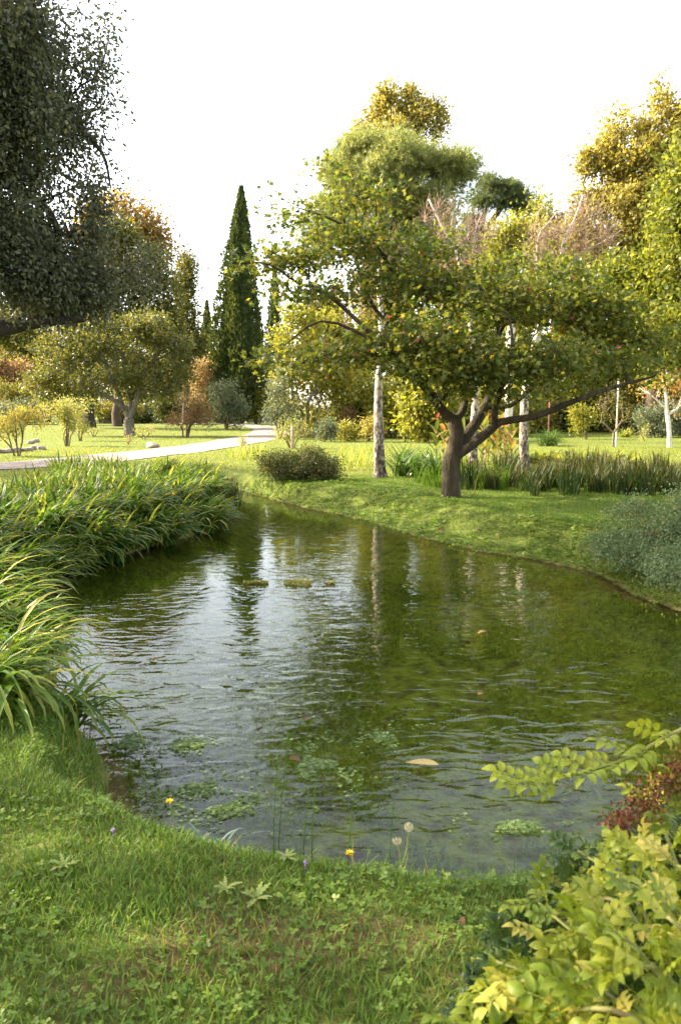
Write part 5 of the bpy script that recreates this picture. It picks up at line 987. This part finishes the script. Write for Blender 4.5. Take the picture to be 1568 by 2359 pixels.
# ------------------------------------------------------------------ foreground rose bush, bottom right
LFT = fine_leaf(.27, .30, 7, .06)
def pinnate():
    parts = []
    for u, sgn in [(.30, 1), (.34, -1), (.52, 1), (.55, -1), (.74, 1), (.76, -1)]:
        parts.append(xf(LFT, -sgn*R_(62), .36, (sgn*.012, u, 0), random.uniform(-.25, .15)))
    parts.append(xf(LFT, 0, .40, (0, .86, -.03), -.15))
    r = Geo(); tube(r, [(0, 0, 0), (0, .3, .02), (0, .6, .01), (0, .9, -.03)], [.014, .011, .009, .006], 4); rv = np.concatenate(r.V)
    parts.append((rv, [f for f in r.F], rv[:, 1])); return merge_tpl([(p[0], p[1], p[2]) for p in parts])
PIN = pinnate()
def rose():
    base = np.array([.92, 1.45, gz(.92, 1.45)])
    root = empty('rose_bush', base, 'big foreground rose bush with yellow leaves at the lower right', 'shrub')
    P = lambda px, py, t: np.array([0, 0, EYE])+ray(px, py)*t
    canes = []
    def cane(pts, r0=.006, r1=.0028): c = catmull(pts, 6); canes.append((c, np.linspace(r0, r1, len(c)))); return c
    g0 = lambda: base+np.append(rng.normal(0, .10, 2), -.02)
    long1 = cane([g0()+np.array([.35, .15, 0]), P(1700, 1850, 1.75), P(1660, 1660, 1.72), P(1560, 1685, 1.70), P(1450, 1745, 1.68), P(1360, 1775, 1.66), P(1270, 1800, 1.65), P(1205, 1812, 1.64)], .006, .002)
    arch = [cane([g0(), P(x0, y0, t0), P(x1, y1, t1)]) for x0, y0, t0, x1, y1, t1 in [
        (1480, 2150, 1.5, 1350, 2060, 1.6), (1420, 2250, 1.5, 1240, 2080, 1.75), (1350, 2330, 1.45, 1130, 2210, 1.5), (1330, 2360, 1.35, 1105, 2290, 1.38), (1500, 2230, 1.3, 1340, 2150, 1.25),
        (1530, 2050, 1.6, 1420, 1960, 1.75), (1560, 2000, 1.7, 1500, 1850, 1.9), (1600, 2100, 1.4, 1540, 1980, 1.4), (1450, 2330, 1.25, 1200, 2260, 1.25), (1560, 2280, 1.15, 1400, 2230, 1.1), (1600, 2200, 1.2, 1500, 2090, 1.2), (1500, 2380, 1.1, 1260, 2330, 1.15), (1640, 1950, 1.7, 1560, 1800, 1.8), (1480, 2100, 1.65, 1330, 1960, 1.9)]]
    g = Geo()
    for c, r in canes:
        tube(g, c, r, 7)
        for k in range(3, len(c)-1, 2):
            d = nrm(rng.normal(size=3)); tube(g, [c[k], c[k]+d*.010], [.0022, .0003], 4, False)
    g.build('canes', CANE, root, origin=base)
    gy, gg = Geo(), Geo()
    def leaves(geo, pos, d, s, v=None): scatter(geo, PIN, pos, nrm(d), rng.normal(0, .45, (len(pos), 3))+np.array([0, 0, 1.]), s, v)
    c = long1; k = np.linspace(len(c)*.42, len(c)-1, 15).astype(int); side = np.array([(-1)**i for i in range(15)])[:, None]
    td = nrm(np.gradient(c, axis=0))[k]; leaves(gy, c[k], td*.9+side*np.array([.1, -.55, .0])+np.array([0, 0, .30])+rng.normal(0, .13, (15, 3)), rng.uniform(.065, .095, 15), rng.uniform(.35, .8, 15))
    for c in arch:
        m = 16; k = rng.integers(int(len(c)*.35), len(c), m); td = nrm(np.gradient(c, axis=0))[k]
        leaves(gy, c[k], td*.6+rng.normal(0, .7, (m, 3))+np.array([0, -.1, .15]), rng.uniform(.055, .085, m))
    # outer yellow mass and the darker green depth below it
    n = 130; px = rng.uniform(1080, 1680, n); ll = np.interp(px, [1080, 1180, 1240, 1310, 1400, 1500, 1700], [2290, 2120, 2050, 1960, 1900, 1830, 1720])
    py = ll+90+(rng.random(n)**.8)*(2480-ll); t = np.interp(py, [1750, 2050, 2250, 2500], [1.9, 1.65, 1.35, 1.05])+rng.normal(0, .06, n)
    pos = np.array([P(a, b, c) for a, b, c in zip(px, py, t)]); leaves(gy, pos, rng.normal(0, .8, (n, 3))+np.array([-.25, -.2, .1]), rng.uniform(.055, .085, n))
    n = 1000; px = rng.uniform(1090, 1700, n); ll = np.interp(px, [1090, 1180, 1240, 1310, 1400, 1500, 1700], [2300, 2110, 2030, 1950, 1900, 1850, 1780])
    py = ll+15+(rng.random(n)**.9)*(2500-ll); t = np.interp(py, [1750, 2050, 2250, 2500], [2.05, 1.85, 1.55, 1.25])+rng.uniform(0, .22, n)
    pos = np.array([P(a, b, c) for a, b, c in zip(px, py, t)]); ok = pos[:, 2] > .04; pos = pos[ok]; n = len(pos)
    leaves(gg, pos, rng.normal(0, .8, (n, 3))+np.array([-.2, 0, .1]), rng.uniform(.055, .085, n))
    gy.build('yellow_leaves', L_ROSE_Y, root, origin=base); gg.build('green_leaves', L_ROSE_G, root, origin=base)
    # dried rust coloured flower plume resting in the rose
    tip = P(1400, 1925, 1.78); end = P(1640, 1745, 1.74); g = Geo(); b0 = end
    pl = empty('dried_flower_plume', end, 'dried rust brown flower plume among the rose leaves', 'dried flower'); c = catmull([end, P(1560, 1790, 1.75), P(1480, 1850, 1.76), tip], 8)
    tube(g, c, np.linspace(.004, .0015, len(c)), 5); g.build('stem', STEM, pl, origin=b0); g = Geo()
    M = 1500; u = rng.random(M); k = (u*(len(c)-1)).astype(int); w = .034*(1-.65*u)+.006; pos = c[k]+rng.normal(0, 1, (M, 3))*w[:, None]*.75
    scatter(g, OVAL, pos, rng.normal(size=(M, 3)), rng.normal(size=(M, 3)), rng.uniform(.006, .013, M)); g.build('florets', L_RUST, pl, smooth=False, origin=b0)
rose()
# second evergreen outside the left edge, its shade lies across the path
tree('shade_tree', 'evergreen tree left of the frame shading the gravel path', 'tree', (-18.5, 25.5, 0), [(-18.5, 25.5, 6.5, 4, 4, 3.5), (-16.5, 24, 5, 2.6, 3, 2.5)], L_OAK, BARK_DARK, .35, .02, 160, 40, .55, .26, trunk_h=2.5)
# fuller belt of trees behind
for px, Y, bl, mat, lab in [
    (345, 112, [B(330, 800, 70, 70, 112), B(370, 850, 60, 60, 112), B(290, 840, 60, 60, 112)], L_OAK2, 'dark tree showing through the crown of the low orchard tree'),
    (1050, 84, [B(1040, 540, 60, 70, 84), B(1010, 620, 80, 70, 84), B(1090, 600, 70, 60, 84)], L_APPLE, 'olive tree filling the space between the umbrella pine and the leaning pine'),
    (1270, 82, [B(1260, 560, 60, 60, 82), B(1300, 620, 80, 70, 82), B(1330, 540, 40, 50, 82), B(1225, 500, 30, 36, 82)], L_APPLE, 'tall olive tree behind the twigs of the right birch')]:
    tree('woodland_tree', lab, 'tree', at(px, Y), bl, mat, BARK, .35, .02, 420, 34, .5, .36, group=WOOD_G, trunk_h=5)
